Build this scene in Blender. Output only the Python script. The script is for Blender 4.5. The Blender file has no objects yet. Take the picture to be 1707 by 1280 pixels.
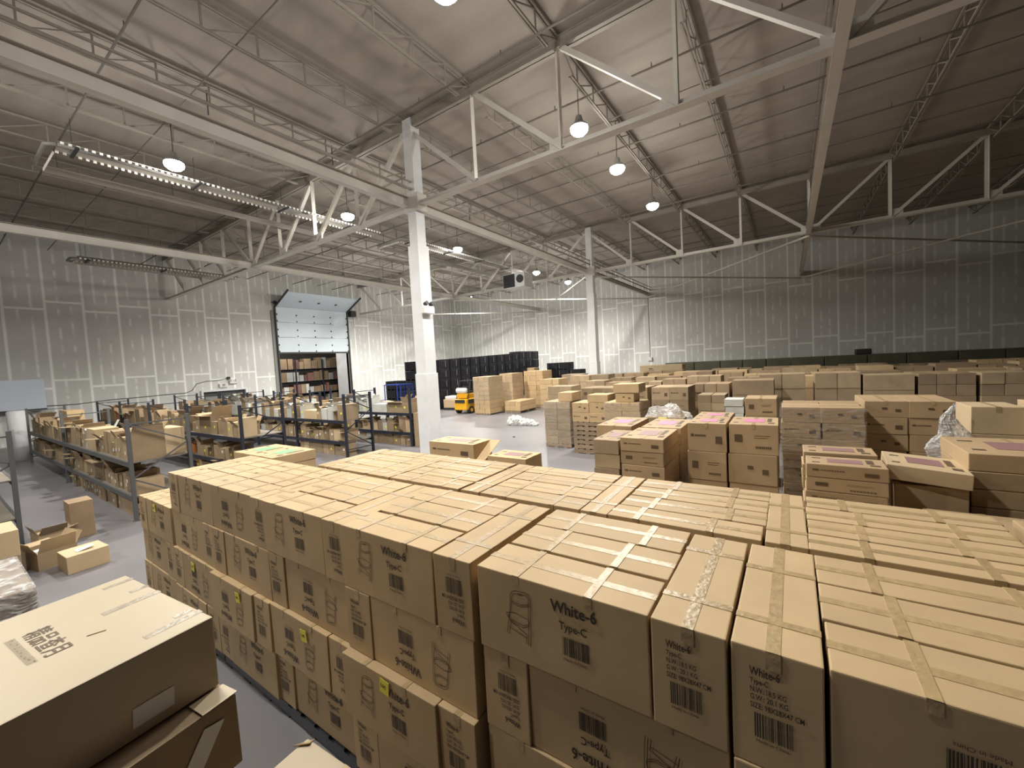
import bpy, bmesh, math, random
from mathutils import Vector, Matrix
C = bpy.context.scene.collection
SC = bpy.context.scene
PI = math.pi
rnd = random.Random(7)

# ------------------------------------------------------------------ camera, world, exposure
W_PX = 1707.0
FOC = 679.71
RC = ((0.8265315, 0.56023209, -0.05464145),
      (-0.01655546, -0.07283624, -0.9972065),
      (-0.56264695, 0.8251272, -0.05092655))          # rows: camera right, down, forward in world axes
CAM_Z = 3.1
cam_d = bpy.data.cameras.new('camera'); cam = bpy.data.objects.new('camera', cam_d); C.objects.link(cam)
cam_d.sensor_fit = 'HORIZONTAL'; cam_d.sensor_width = 36.0; cam_d.lens = FOC * 36.0 / W_PX
cam_d.clip_start = 0.05; cam_d.clip_end = 200
r, d, f = (Vector(v).normalized() for v in RC)
m = Matrix(((r.x, -d.x, -f.x, 0), (r.y, -d.y, -f.y, 0), (r.z, -d.z, -f.z, CAM_Z), (0, 0, 0, 1)))
cam.matrix_world = m
SC.camera = cam
world = bpy.data.worlds.new('world'); SC.world = world; world.use_nodes = True
world.node_tree.nodes['Background'].inputs[0].default_value = (0.75, 0.72, 0.66, 1)
world.node_tree.nodes['Background'].inputs[1].default_value = 0.02
SC.view_settings.view_transform = 'Standard'; SC.view_settings.look = 'None'
SC.view_settings.gamma = 1.0; SC.view_settings.use_curve_mapping = False
SC.view_settings.exposure = 0.22
LAMP_W = 1350.0
LAMP_UP = 130.0
LAMPS = [(-5.1, 11.8), (-5.1, 15.1), (-5.1, 19.8), (-5.1, 6.0), (-5.1, 1.0),
         (-16.1, 5.2), (-16.1, 11.4), (-16.1, 18.7), (-16.1, 27.8), (-16.1, 33.3), (-16.1, 0.2), (-13.0, -5.5),  # last one here is unseen, added to brighten the carton fronts
         (-27.0, 18.4), (-26.9, 21.9), (-27.0, 27.3), (-26.8, 32.5)]
LAMP_Z = 10.1
for i, (x, y) in enumerate(LAMPS):
    for kind, power in (('SPOT', LAMP_W * (0.95 if i < 3 else 1.05 if i == 3 else 0.85 if i == 4 else 1.15 if i in (10, 11) else 1.75)), ('POINT', LAMP_UP)):      # the lens throws most of it down, a little goes up
        ld = bpy.data.lights.new('high_bay_light', kind); ld.energy = power; ld.shadow_soft_size = 0.16
        ld.color = (1.0, 0.955, 0.87)
        if kind == 'SPOT': ld.spot_size = math.radians(168); ld.spot_blend = 0.75
        lo = bpy.data.objects.new('high_bay_light', ld); C.objects.link(lo); lo.location = (x, y, LAMP_Z - 0.46)
# the room next door has a light of its own
ld = bpy.data.lights.new('next_room_light', 'POINT'); ld.energy = 420; ld.shadow_soft_size = 0.3; ld.color = (1, 0.93, 0.85)
lo = bpy.data.objects.new('next_room_light', ld); C.objects.link(lo); lo.location = (-37.6, 20.5, 6.2)

# ------------------------------------------------------------------ materials
def nodes_of(mt):
    nt = mt.node_tree
    return nt, nt.nodes, nt.links, nt.nodes['Principled BSDF']

def mat(name, col, rough=0.6, metal=0.0, vary=0.0, stain=0.0, stain_scale=3.0, bump=0.0, bump_scale=40.0, spec=0.5, alpha=1.0, stretch=(1, 1, 1)):
    mt = bpy.data.materials.new(name); mt.use_nodes = True
    nt, N, L, P = nodes_of(mt)
    P.inputs['Roughness'].default_value = rough; P.inputs['Metallic'].default_value = metal
    P.inputs['Specular IOR Level'].default_value = spec
    P.inputs['Alpha'].default_value = alpha
    rgb = N.new('ShaderNodeRGB'); rgb.outputs[0].default_value = (*col, 1)
    out = rgb.outputs[0]
    tc = N.new('ShaderNodeTexCoord')
    if stain:
        mp = N.new('ShaderNodeMapping'); mp.inputs['Scale'].default_value = stretch
        L.new(tc.outputs['Object'], mp.inputs['Vector'])
        if vary:
            oi0 = N.new('ShaderNodeObjectInfo'); ad = N.new('ShaderNodeVectorMath'); ad.operation = 'ADD'
            ml0 = N.new('ShaderNodeMath'); ml0.operation = 'MULTIPLY'; ml0.inputs[1].default_value = 50
            L.new(oi0.outputs['Random'], ml0.inputs[0]); L.new(mp.outputs[0], ad.inputs[0]); L.new(ml0.outputs[0], ad.inputs[1]); src = ad.outputs[0]
        else:
            src = mp.outputs[0]
        nz = N.new('ShaderNodeTexNoise'); nz.inputs['Scale'].default_value = stain_scale; nz.inputs['Detail'].default_value = 6
        L.new(src, nz.inputs['Vector'])
        mr = N.new('ShaderNodeMapRange'); mr.inputs['From Min'].default_value = 0.3; mr.inputs['From Max'].default_value = 0.7
        mr.inputs['To Min'].default_value = 1 - stain; mr.inputs['To Max'].default_value = 1 + stain
        L.new(nz.outputs['Fac'], mr.inputs['Value'])
        mx = N.new('ShaderNodeVectorMath'); mx.operation = 'SCALE'
        L.new(out, mx.inputs[0]); L.new(mr.outputs[0], mx.inputs['Scale']); out = mx.outputs[0]
    if vary:
        oi = N.new('ShaderNodeObjectInfo')
        mr = N.new('ShaderNodeMapRange'); mr.inputs['To Min'].default_value = 1 - vary; mr.inputs['To Max'].default_value = 1 + vary
        L.new(oi.outputs['Random'], mr.inputs['Value'])
        mx = N.new('ShaderNodeVectorMath'); mx.operation = 'SCALE'
        L.new(out, mx.inputs[0]); L.new(mr.outputs[0], mx.inputs['Scale']); out = mx.outputs[0]
    L.new(out, P.inputs['Base Color'])
    if bump:
        nb = N.new('ShaderNodeTexNoise'); nb.inputs['Scale'].default_value = bump_scale; nb.inputs['Detail'].default_value = 4
        mp2 = N.new('ShaderNodeMapping'); mp2.inputs['Scale'].default_value = stretch
        L.new(tc.outputs['Object'], mp2.inputs['Vector']); L.new(mp2.outputs[0], nb.inputs['Vector'])
        bp = N.new('ShaderNodeBump'); bp.inputs['Strength'].default_value = bump; bp.inputs['Distance'].default_value = 0.02
        L.new(nb.outputs['Fac'], bp.inputs['Height']); L.new(bp.outputs[0], P.inputs['Normal'])
    return mt

M = {}
M['kraft'] = mat('kraft_cardboard', (0.49, 0.355, 0.20), 0.62, vary=0.08, stain=0.07, stain_scale=2.5, bump=0.12, bump_scale=5, spec=0.35)
M['kraft_pale'] = mat('pale_cardboard', (0.52, 0.40, 0.25), 0.6, vary=0.1, stain=0.06, stain_scale=2.5, bump=0.1, bump_scale=5, spec=0.35)
M['kraft_mid'] = mat('mid_cardboard', (0.42, 0.30, 0.175), 0.62, vary=0.08, stain=0.08, stain_scale=2.5, bump=0.12, bump_scale=5, spec=0.35)
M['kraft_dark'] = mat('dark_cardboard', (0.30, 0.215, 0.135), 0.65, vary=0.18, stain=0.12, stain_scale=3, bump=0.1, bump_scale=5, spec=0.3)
M['kraft_mix'] = mat('mixed_cardboard', (0.34, 0.255, 0.16), 0.65, vary=0.25, stain=0.12, stain_scale=3, spec=0.3)
M['cream'] = mat('cream_cardboard', (0.49, 0.405, 0.28), 0.45, stain=0.03, stain_scale=2, spec=0.4)
M['tape'] = mat('packing_tape', (0.42, 0.305, 0.16), 0.33, vary=0.1, stain=0.12, stain_scale=20, bump=0.25, bump_scale=30, spec=0.6)
M['greytape'] = mat('grey_packing_tape', (0.36, 0.31, 0.23), 0.3, stain=0.15, stain_scale=20, bump=0.3, bump_scale=30)
M['print'] = mat('black_print', (0.045, 0.032, 0.022), 0.6)
M['print_brown'] = mat('faint_brown_print', (0.11, 0.07, 0.035), 0.6)
M['note'] = mat('yellow_sticky_note', (0.80, 0.74, 0.08), 0.6)
M['paper'] = mat('white_paper', (0.72, 0.72, 0.70), 0.6, vary=0.1)
M['pink'] = mat('pink_label', (0.60, 0.22, 0.36), 0.5)
M['mauve'] = mat('mauve_label', (0.30, 0.17, 0.17), 0.5)
M['green'] = mat('green_label', (0.20, 0.42, 0.22), 0.5)
M['plastic_black'] = mat('black_plastic', (0.012, 0.012, 0.016), 0.45, vary=0.3, spec=0.4)
M['plastic_navy'] = mat('dark_plastic', (0.02, 0.024, 0.035), 0.4)
M['wood'] = mat('pallet_wood', (0.30, 0.22, 0.15), 0.8, vary=0.15, stain=0.25, stain_scale=6, stretch=(1, 6, 6))
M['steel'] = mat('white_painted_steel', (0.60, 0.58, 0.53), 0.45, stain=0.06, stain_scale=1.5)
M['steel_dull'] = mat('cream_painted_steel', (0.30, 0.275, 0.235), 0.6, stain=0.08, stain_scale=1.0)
M['pipe'] = mat('brown_pipe_paint', (0.13, 0.115, 0.095), 0.6)
M['column'] = mat('white_painted_column', (0.70, 0.72, 0.74), 0.5, stain=0.06, stain_scale=2)
M['rack_grey'] = mat('grey_rack_steel', (0.10, 0.105, 0.11), 0.5)
M['rack_dark'] = mat('dark_blue_rack_steel', (0.02, 0.024, 0.04), 0.45)
M['deck'] = mat('rack_deck', (0.20, 0.18, 0.15), 0.6, vary=0.1)
M['yellow'] = mat('yellow_truck_paint', (0.80, 0.42, 0.02), 0.35)
M['rubber'] = mat('black_rubber', (0.015, 0.015, 0.015), 0.7)
M['tank'] = mat('white_gas_tank', (0.75, 0.76, 0.75), 0.35)
M['blue'] = mat('blue_cart_paint', (0.02, 0.05, 0.30), 0.4)
M['door_white'] = mat('pale_door_panel', (0.62, 0.70, 0.76), 0.4, stain=0.02)
M['dark'] = mat('dark_metal', (0.03, 0.03, 0.032), 0.5)
M['seal'] = mat('dark_seal', (0.06, 0.065, 0.06), 0.7)
M['panel_blue'] = mat('pale_blue_panel', (0.72, 0.79, 0.92), 0.5)
M['heater'] = mat('heater_reflector', (0.42, 0.40, 0.36), 0.35, metal=0.5)
M['holes'] = mat('bright_slots', (0.85, 0.83, 0.78), 0.4)
M['reddish'] = mat('reddish_carton', (0.22, 0.11, 0.09), 0.7, vary=0.4, stain=0.2)
M['orange'] = mat('orange_carton', (0.50, 0.20, 0.06), 0.6)
M['grey_paint'] = mat('grey_paint', (0.25, 0.25, 0.24), 0.6)
M['white_box'] = mat('white_carton', (0.50, 0.51, 0.48), 0.6, vary=0.12, stain=0.1)
M['olive_shade'] = mat('olive_painted_shade', (0.10, 0.10, 0.065), 0.35, stain=0.3, stain_scale=1.0, bump=0.4, bump_scale=3)  # dark tone stands for the shade on the row at the back wall

# stretch film: thin clear plastic with wrinkles
def film_material(name, tint, alpha, scale):
    mt = bpy.data.materials.new(name); mt.use_nodes = True
    nt, N, L, P = nodes_of(mt)
    P.inputs['Base Color'].default_value = (*tint, 1); P.inputs['Roughness'].default_value = 0.14
    P.inputs['Specular IOR Level'].default_value = 0.9
    tc = N.new('ShaderNodeTexCoord'); mp = N.new('ShaderNodeMapping'); mp.inputs['Scale'].default_value = (scale, scale, scale * 3)
    L.new(tc.outputs['Object'], mp.inputs['Vector'])
    nz = N.new('ShaderNodeTexNoise'); nz.inputs['Scale'].default_value = 2.2; nz.inputs['Detail'].default_value = 7; nz.inputs['Distortion'].default_value = 1.5
    L.new(mp.outputs[0], nz.inputs['Vector'])
    bp = N.new('ShaderNodeBump'); bp.inputs['Strength'].default_value = 1.0; bp.inputs['Distance'].default_value = 0.05
    L.new(nz.outputs['Fac'], bp.inputs['Height']); L.new(bp.outputs[0], P.inputs['Normal'])
    mr = N.new('ShaderNodeMapRange'); mr.inputs['From Min'].default_value = 0.45; mr.inputs['From Max'].default_value = 0.72
    mr.inputs['To Min'].default_value = alpha * 0.5; mr.inputs['To Max'].default_value = min(1, alpha * 2.6)
    L.new(nz.outputs['Fac'], mr.inputs['Value']); L.new(mr.outputs[0], P.inputs['Alpha'])
    return mt
M['film'] = film_material('clear_stretch_film', (0.55, 0.52, 0.50), 0.18, 2.0)
M['film_white'] = film_material('cloudy_stretch_film', (0.80, 0.80, 0.80), 0.55, 2.5)

# joint-compound drywall: brick texture turned upright, pale seams and screw smears
def wall_material(name, along_y):
    mt = bpy.data.materials.new(name); mt.use_nodes = True
    nt, N, L, P = nodes_of(mt); P.inputs['Roughness'].default_value = 0.85; P.inputs['Specular IOR Level'].default_value = 0.2
    tc = N.new('ShaderNodeTexCoord'); sp = N.new('ShaderNodeSeparateXYZ'); L.new(tc.outputs['Object'], sp.inputs[0])
    cb = N.new('ShaderNodeCombineXYZ')
    u = sp.outputs['Y' if along_y else 'X']
    sh = N.new('ShaderNodeMath'); sh.operation = 'ADD'; sh.inputs[1].default_value = (0.06 if along_y else -0.02) + 62.8; L.new(u, sh.inputs[0])
    shz = N.new('ShaderNodeMath'); shz.operation = 'ADD'; shz.inputs[1].default_value = (1.05 if along_y else 0.73); L.new(sp.outputs['Z'], shz.inputs[0])
    L.new(shz.outputs[0], cb.inputs['X']); L.new(sh.outputs[0], cb.inputs['Y'])
    wob = N.new('ShaderNodeTexNoise'); wob.inputs['Scale'].default_value = 1.3; L.new(tc.outputs['Object'], wob.inputs['Vector'])
    br = N.new('ShaderNodeTexBrick'); L.new(cb.outputs[0], br.inputs['Vector'])
    br.offset = 0.1; br.offset_frequency = 2; br.squash = 1
    br.inputs['Scale'].default_value = 1.0; br.inputs['Brick Width'].default_value = 4.6; br.inputs['Row Height'].default_value = 1.57
    br.inputs['Mortar Size'].default_value = 0.085; br.inputs['Mortar Smooth'].default_value = 0.6
    br.inputs['Color1'].default_value = (0, 0, 0, 1); br.inputs['Color2'].default_value = (0, 0, 0, 1); br.inputs['Mortar'].default_value = (1, 1, 1, 1)
    # screw smears: narrow lines every 0.523 m, broken up along the height
    md = N.new('ShaderNodeMath'); md.operation = 'MODULO'; md.inputs[1].default_value = 0.5233; L.new(sh.outputs[0], md.inputs[0])
    sb = N.new('ShaderNodeMath'); sb.operation = 'SUBTRACT'; sb.inputs[1].default_value = 0.2617; L.new(md.outputs[0], sb.inputs[0])
    ab = N.new('ShaderNodeMath'); ab.operation = 'ABSOLUTE'; L.new(sb.outputs[0], ab.inputs[0])
    rng = N.new('ShaderNodeMapRange'); rng.inputs['From Min'].default_value = 0.17; rng.inputs['From Max'].default_value = 0.25
    L.new(ab.outputs[0], rng.inputs['Value'])
    cb2 = N.new('ShaderNodeCombineXYZ')
    fl = N.new('ShaderNodeMath'); fl.operation = 'MULTIPLY'; fl.inputs[1].default_value = 3.822; L.new(sh.outputs[0], fl.inputs[0])
    fr = N.new('ShaderNodeMath'); fr.operation = 'ROUND'; L.new(fl.outputs[0], fr.inputs[0])
    zz = N.new('ShaderNodeMath'); zz.operation = 'MULTIPLY'; zz.inputs[1].default_value = 1.5; L.new(sp.outputs['Z'], zz.inputs[0])
    L.new(fr.outputs[0], cb2.inputs['X']); L.new(zz.outputs[0], cb2.inputs['Z'])
    n2 = N.new('ShaderNodeTexNoise'); n2.inputs['Scale'].default_value = 0.9; n2.inputs['Detail'].default_value = 3; L.new(cb2.outputs[0], n2.inputs['Vector'])
    r2 = N.new('ShaderNodeMapRange'); r2.inputs['From Min'].default_value = 0.46; r2.inputs['From Max'].default_value = 0.56; L.new(n2.outputs['Fac'], r2.inputs['Value'])
    mu = N.new('ShaderNodeMath'); mu.operation = 'MULTIPLY'; L.new(rng.outputs[0], mu.inputs[0]); L.new(r2.outputs[0], mu.inputs[1])
    m3 = N.new('ShaderNodeMath'); m3.operation = 'MULTIPLY'; m3.inputs[1].default_value = 0.75; L.new(mu.outputs[0], m3.inputs[0])
    mxx = N.new('ShaderNodeMath'); mxx.operation = 'MAXIMUM'; L.new(m3.outputs[0], mxx.inputs[0]); L.new(br.outputs['Color'], mxx.inputs[1])
    cl = N.new('ShaderNodeTexNoise'); cl.inputs['Scale'].default_value = 0.6; cl.inputs['Detail'].default_value = 5; L.new(tc.outputs['Object'], cl.inputs['Vector'])
    rm = N.new('ShaderNodeMapRange'); rm.inputs['To Min'].default_value = 0.85; rm.inputs['To Max'].default_value = 1.15; L.new(cl.outputs['Fac'], rm.inputs['Value'])
    mix = N.new('ShaderNodeMix'); mix.data_type = 'RGBA'
    mix.inputs[6].default_value = (0.61, 0.615, 0.60, 1); mix.inputs[7].default_value = (0.90, 0.91, 0.89, 1)
    L.new(mxx.outputs[0], mix.inputs[0])
    sc = N.new('ShaderNodeVectorMath'); sc.operation = 'SCALE'; L.new(mix.outputs[2], sc.inputs[0]); L.new(rm.outputs[0], sc.inputs['Scale'])
    L.new(sc.outputs[0], P.inputs['Base Color'])
    return mt
M['wall_y'] = wall_material('taped_drywall_side', True)
M['wall_x'] = wall_material('taped_drywall_end', False)
M['floor'] = mat('polished_concrete', (0.185, 0.18, 0.195), 0.36, stain=0.16, stain_scale=0.35, bump=0.02, bump_scale=8)
M['floor'].node_tree.nodes['Principled BSDF'].inputs['Specular IOR Level'].default_value = 0.5
M['roof'] = mat('roof_deck_liner', (0.345, 0.31, 0.27), 0.8, stain=0.1, stain_scale=0.5, bump=0.35, bump_scale=0.8, stretch=(1, 3, 1))
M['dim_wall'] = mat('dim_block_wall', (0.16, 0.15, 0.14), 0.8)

def emit(name, col, power):
    mt = bpy.data.materials.new(name); mt.use_nodes = True
    nt, N, L, P = nodes_of(mt)
    P.inputs['Base Color'].default_value = (*col, 1)
    P.inputs['Emission Color'].default_value = (*col, 1); P.inputs['Emission Strength'].default_value = power
    return mt
M['lamp'] = emit('lit_lamp_lens', (1.0, 0.97, 0.9), 60.0)

# ------------------------------------------------------------------ mesh helpers
class MB:
    def __init__(s): s.v = []; s.f = []; s.smooth = False
    def add(s, vs, fs, T=None):
        o = len(s.v)
        s.v += [tuple(T @ Vector(p)) if T is not None else tuple(p) for p in vs]
        s.f += [tuple(i + o for i in q) for q in fs]; return s
    def box(s, x0, x1, y0, y1, z0, z1, T=None):
        return s.add([(x0, y0, z0), (x1, y0, z0), (x1, y1, z0), (x0, y1, z0), (x0, y0, z1), (x1, y0, z1), (x1, y1, z1), (x0, y1, z1)],
                     [(0, 3, 2, 1), (4, 5, 6, 7), (0, 1, 5, 4), (1, 2, 6, 5), (2, 3, 7, 6), (3, 0, 4, 7)], T)
    def bar(s, p, q, w, h=None, up=(0, 0, 1)):
        p = Vector(p); q = Vector(q); h = h or w
        z = (q - p); n = z.length; z.normalize(); u = Vector(up)
        if abs(z.dot(u)) > 0.98: u = Vector((1, 0, 0))
        x = z.cross(u).normalized(); y = x.cross(z).normalized()
        T = Matrix((( x.x, y.x, z.x, p.x), (x.y, y.y, z.y, p.y), (x.z, y.z, z.z, p.z), (0, 0, 0, 1)))
        return s.box(-w / 2, w / 2, -h / 2, h / 2, 0, n, T)
    def tube(s, pts, rad, n=8, caps=True):
        pts = [Vector(p) for p in pts]; rings = []
        base = len(s.v)
        for i, p in enumerate(pts):
            a = pts[max(0, i - 1)]; b = pts[min(len(pts) - 1, i + 1)]
            z = (b - a).normalized(); u = Vector((0, 0, 1)) if abs(z.z) < 0.95 else Vector((1, 0, 0))
            x = z.cross(u).normalized(); y = x.cross(z)
            rr = rad[i] if isinstance(rad, (list, tuple)) else rad
            s.v += [tuple(p + (x * math.cos(2 * PI * k / n) + y * math.sin(2 * PI * k / n)) * rr) for k in range(n)]
        for i in range(len(pts) - 1):
            for k in range(n):
                a = base + i * n + k; b = base + i * n + (k + 1) % n
                s.f.append((a, b, b + n, a + n))
        if caps:
            s.f.append(tuple(base + k for k in reversed(range(n)))); s.f.append(tuple(base + (len(pts) - 1) * n + k for k in range(n)))
        return s
    def quad(s, a, b, c, d): return s.add([a, b, c, d], [(0, 1, 2, 3)])
    def slab(s, a, b, c, d, t):
        """thin sheet of thickness t from four corners"""
        a, b, c, d = (Vector(p) for p in (a, b, c, d)); n = (b - a).cross(d - a).normalized() * t
        return s.add([a, b, c, d, a + n, b + n, c + n, d + n], [(0, 3, 2, 1), (4, 5, 6, 7), (0, 1, 5, 4), (1, 2, 6, 5), (2, 3, 7, 6), (3, 0, 4, 7)])
    def mesh(s, name, material, bevel=0.0, smooth=False):
        me = bpy.data.meshes.new(name); me.from_pydata(s.v, [], s.f); me.materials.append(material)
        bm = bmesh.new(); bm.from_mesh(me)
        bmesh.ops.recalc_face_normals(bm, faces=bm.faces)
        if bevel: bmesh.ops.bevel(bm, geom=list(bm.edges), offset=bevel, segments=2, affect='EDGES', profile=0.6)
        bm.to_mesh(me); bm.free()
        if smooth:
            for p in me.polygons: p.use_smooth = True
        return me
    def build(s, name, material, parent=None, bevel=0.0, smooth=False, loc=None):
        return place(name, s.mesh(name, material, bevel, smooth), loc or (0, 0, 0), 0, parent)

def place(name, me, loc=(0, 0, 0), rz=0.0, parent=None):
    o = bpy.data.objects.new(name, me); C.objects.link(o); o.location = loc; o.rotation_euler = (0, 0, rz)
    if parent: o.parent = parent
    return o
def empty(name, loc=(0, 0, 0), rz=0.0):
    o = bpy.data.objects.new(name, None); C.objects.link(o); o.location = loc; o.rotation_euler = (0, 0, rz); o.empty_display_size = 0.1; return o
def tag(o, label, cat, group=None):
    o['label'] = label; o['category'] = cat
    if group: o['group'] = group
    return o
def struct(o): o['kind'] = 'structure'; return o
def copy_tree(o, parent=None):
    c = o.copy(); C.objects.link(c)
    if parent: c.parent = parent
    for ch in list(o.children): copy_tree(ch, c)
    return c
def ordw(n):
    return ['first', 'second', 'third', 'fourth', 'fifth', 'sixth', 'seventh', 'eighth', 'ninth', 'tenth', 'eleventh', 'twelfth', 'thirteenth',
            'fourteenth', 'fifteenth', 'sixteenth', 'seventeenth', 'eighteenth', 'nineteenth', 'twentieth', '21st', '22nd', '23rd', '24th', '25th', '26th', '27th', '28th', '29th', '30th', '31st', '32nd', '33rd', '34th', '35th'][n]

def text_mesh(body, size, name='lettering', bold=0.0, align='LEFT', spacing=1.0, sx=1.0):
    cu = bpy.data.curves.new(name, 'FONT'); cu.body = body; cu.size = size; cu.offset = bold; cu.align_x = align; cu.space_character = spacing; cu.resolution_u = 2
    o = bpy.data.objects.new(name, cu); C.objects.link(o)
    bpy.context.view_layer.update()
    me = bpy.data.meshes.new_from_object(o.evaluated_get(bpy.context.evaluated_depsgraph_get()))
    vs = [(v.co.x * sx, v.co.y) for v in me.vertices]; fs = [tuple(p.vertices) for p in me.polygons]
    bpy.data.objects.remove(o); bpy.data.curves.remove(cu); bpy.data.meshes.remove(me)
    return vs, fs
def put2d(mb, vf, x, z):          # 2-d art onto the plane y = 0 facing -Y
    vs, fs = vf; mb.add([(a + x, 0, b + z) for a, b in vs], fs)
def rect(mb, x0, z0, x1, z1): mb.add([(x0, 0, z0), (x1, 0, z0), (x1, 0, z1), (x0, 0, z1)], [(0, 1, 2, 3)])
def stroke(mb, pts, w):
    for (a, b), (c, e) in zip(pts, pts[1:]):
        dx, dz = c - a, e - b; n = math.hypot(dx, dz) or 1; nx, nz = -dz / n * w / 2, dx / n * w / 2
        mb.add([(a - nx, 0, b - nz), (c - nx, 0, e - nz), (c + nx, 0, e + nz), (a + nx, 0, b + nz)], [(0, 1, 2, 3)])
def barcode(mb, x, z, w, h, seed=3):
    rr = random.Random(seed); p = x
    while p < x + w:
        a = rr.choice((0.0014, 0.0028, 0.0042)) * w / 0.1; rect(mb, p, z, min(p + a, x + w), z + h); p += a + rr.choice((0.0014, 0.0022, 0.0036)) * w / 0.1
def flat_mesh(mb, name, material):
    me = bpy.data.meshes.new(name); me.from_pydata(mb.v, [], mb.f); me.materials.append(material); return me

# ------------------------------------------------------------------ the hall
XL, XR, YB, YN, ROOF = -35.6, 13.6, 40.0, -14.0, 11.85
H = CAM_Z                                                # heights measured from the lens are turned into heights above the floor
struct(MB().box(XL, XR, YN, YB, -0.2, 0).build('floor', M['floor']))
struct(MB().box(XL - 0.3, XR + 0.3, YN - .3, YB + 0.3, ROOF, ROOF + 0.2).build('ceiling', M['roof']))
struct(MB().box(XL - 0.3, XR + 0.3, YB, YB + 0.3, 0, ROOF).build('wall_back', M['wall_x']))
struct(MB().box(XR, XR + 0.3, YN, YB, 0, ROOF).build('wall_right', M['dim_wall']))
struct(MB().box(XL - 0.3, XR + 0.3, YN - 0.3, YN, 0, ROOF).build('wall_front', M['dim_wall']))
DY0, DY1, DZ = 17.5, 24.1, 8.6                            # big door opening
OY0, OY1, OZ = 11.95, 14.75, 2.2                          # low opening
b = MB()
b.box(XL - 0.3, XL, YN, OY0, 0, ROOF).box(XL - 0.3, XL, OY0, OY1, OZ, ROOF).box(XL - 0.3, XL, OY1, DY0, 0, ROOF)
b.box(XL - 0.3, XL, DY0, DY1, DZ, ROOF).box(XL - 0.3, XL, DY1, YB, 0, ROOF)
struct(b.build('wall_left', M['wall_y']))

# room next door, seen through the raised door
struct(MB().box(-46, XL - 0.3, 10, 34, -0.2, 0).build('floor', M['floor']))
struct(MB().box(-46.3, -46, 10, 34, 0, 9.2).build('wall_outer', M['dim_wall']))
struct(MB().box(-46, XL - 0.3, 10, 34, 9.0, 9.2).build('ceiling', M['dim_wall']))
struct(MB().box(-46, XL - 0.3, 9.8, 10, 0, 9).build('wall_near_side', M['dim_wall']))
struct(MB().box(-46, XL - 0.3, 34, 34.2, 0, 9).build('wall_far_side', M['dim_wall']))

struct(MB().box(XL - 2.0, XL - 0.3, DY1, DY1 + 0.3, 0, 9.0).build('wall_passage', M['column']))
# big sectional door
door = empty('door_1', (XL + 0.12, (DY0 + DY1) / 2, 0)); struct(door)
hw = (DY1 - DY0) / 2
def dpanel(z0, z1):
    o = MB().box(0, 0.06, -hw, hw, z0, z1).build('door_section', M['door_white'], door, bevel=0.012)
    for yy in (-hw * 0.98, -hw * .48, 0, hw * .48, hw * 0.98):
        hb = MB().box(0.06, 0.10, yy - 0.05, yy + 0.05, (z0 + z1) / 2 - 0.06, (z0 + z1) / 2 + 0.06)
        hb.box(0.06, 0.10, yy - 0.04, yy + 0.04, z0 + 0.02, z0 + 0.14)
        hb.build('hinge', M['dark'], o, bevel=0.01)
for k in range(3): dpanel(5.08 + 1.28 * k, 6.33 + 1.28 * k)
o = MB().slab((0.03, -hw, 8.95), (0.03, hw, 8.95), (2.0, hw, 9.9), (2.0, -hw, 9.9), 0.06).build('door_section', M['door_white'], door, bevel=0.012)
for yy in (-hw * .5, 0, hw * .5): MB().box(0.9, 1.1, yy - 0.07, yy + 0.07, 9.28, 9.36).build('hinge', M['dark'], o)
MB().box(-0.02, 0.08, -hw, hw, 4.94, 5.08).build('bottom_seal', M['dark'], door)
for s in (-1, 1):
    t = MB().box(0, 0.14, s * (hw + 0.06) - 0.05, s * (hw + 0.06) + 0.05, 0, 8.9)
    t.bar((0.07, s * (hw + 0.06), 8.85), (2.4, s * (hw + 0.06), 9.95), 0.1, 0.12)
    t.build('track', M['dark'], door)
MB().tube([(0.3, -hw - 0.4, 9.2), (0.3, hw + 0.4, 9.2)], 0.045, 10).build('spring_shaft', M['dark'], door, smooth=True)
for s in (-1, 1): MB().tube([(0.3, s * (hw + 0.05), 9.2), (0.3, s * (hw + 0.2), 9.2)], 0.16, 14).build('cable_drum', M['dark'], door)
# jambs around the opening
b = MB()
for y0, y1 in ((DY0 - 0.35, DY0), (DY1, DY1 + 0.22)): b.box(XL - 0.3, XL + 0.1, y0, y1, 0, DZ)
b.box(XL - 0.3, XL + 0.03, DY0, DY1, DZ, DZ + 0.15)
struct(b.build('trim_1', M['grey_paint'], bevel=0.01))
op = empty('door_opener', (XL + 0.35, DY1 + 0.55, 8.75)); tag(op, 'dark motor box on the wall at the top right corner of the raised door', 'door opener')
MB().box(-0.3, 0.25, -0.28, 0.28, -0.28, 0.28).build('housing', M['dark'], op, bevel=0.04)
MB().tube([(0.0, 0.1, -0.28), (0.02, 0.14, -1.4)], 0.02, 6).build('pull_chain', M['grey_paint'], op)

# low opening with white frame
fr = MB()
fr.box(XL, XL + 0.1, OY0 - 0.14, OY0, 0, OZ + 0.14).box(XL, XL + 0.1, OY1, OY1 + 0.14, 0, OZ + 0.14).box(XL, XL + 0.1, OY0, OY1, OZ, OZ + 0.14)
d2 = empty('door_2', (0, 0, 0)); struct(d2)
fr.build('door_frame', M['column'], d2, bevel=0.01)
MB().box(XL - 0.28, XL - 0.22, OY0, OY1, 0, OZ - 0.28).build('door_leaf', M['grey_paint'], d2)
MB().box(XL - 0.3, XL - 0.1, OY0, OY1, OZ - 0.28, OZ).build('top_seal', M['seal'], d2)
MB().box(XL - 0.3, XL, OY0, OY0 + 0.12, 0, OZ - 0.28).box(XL - 0.3, XL, OY1 - 0.12, OY1, 0, OZ - 0.28).build('side_seal', M['seal'], d2)
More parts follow.
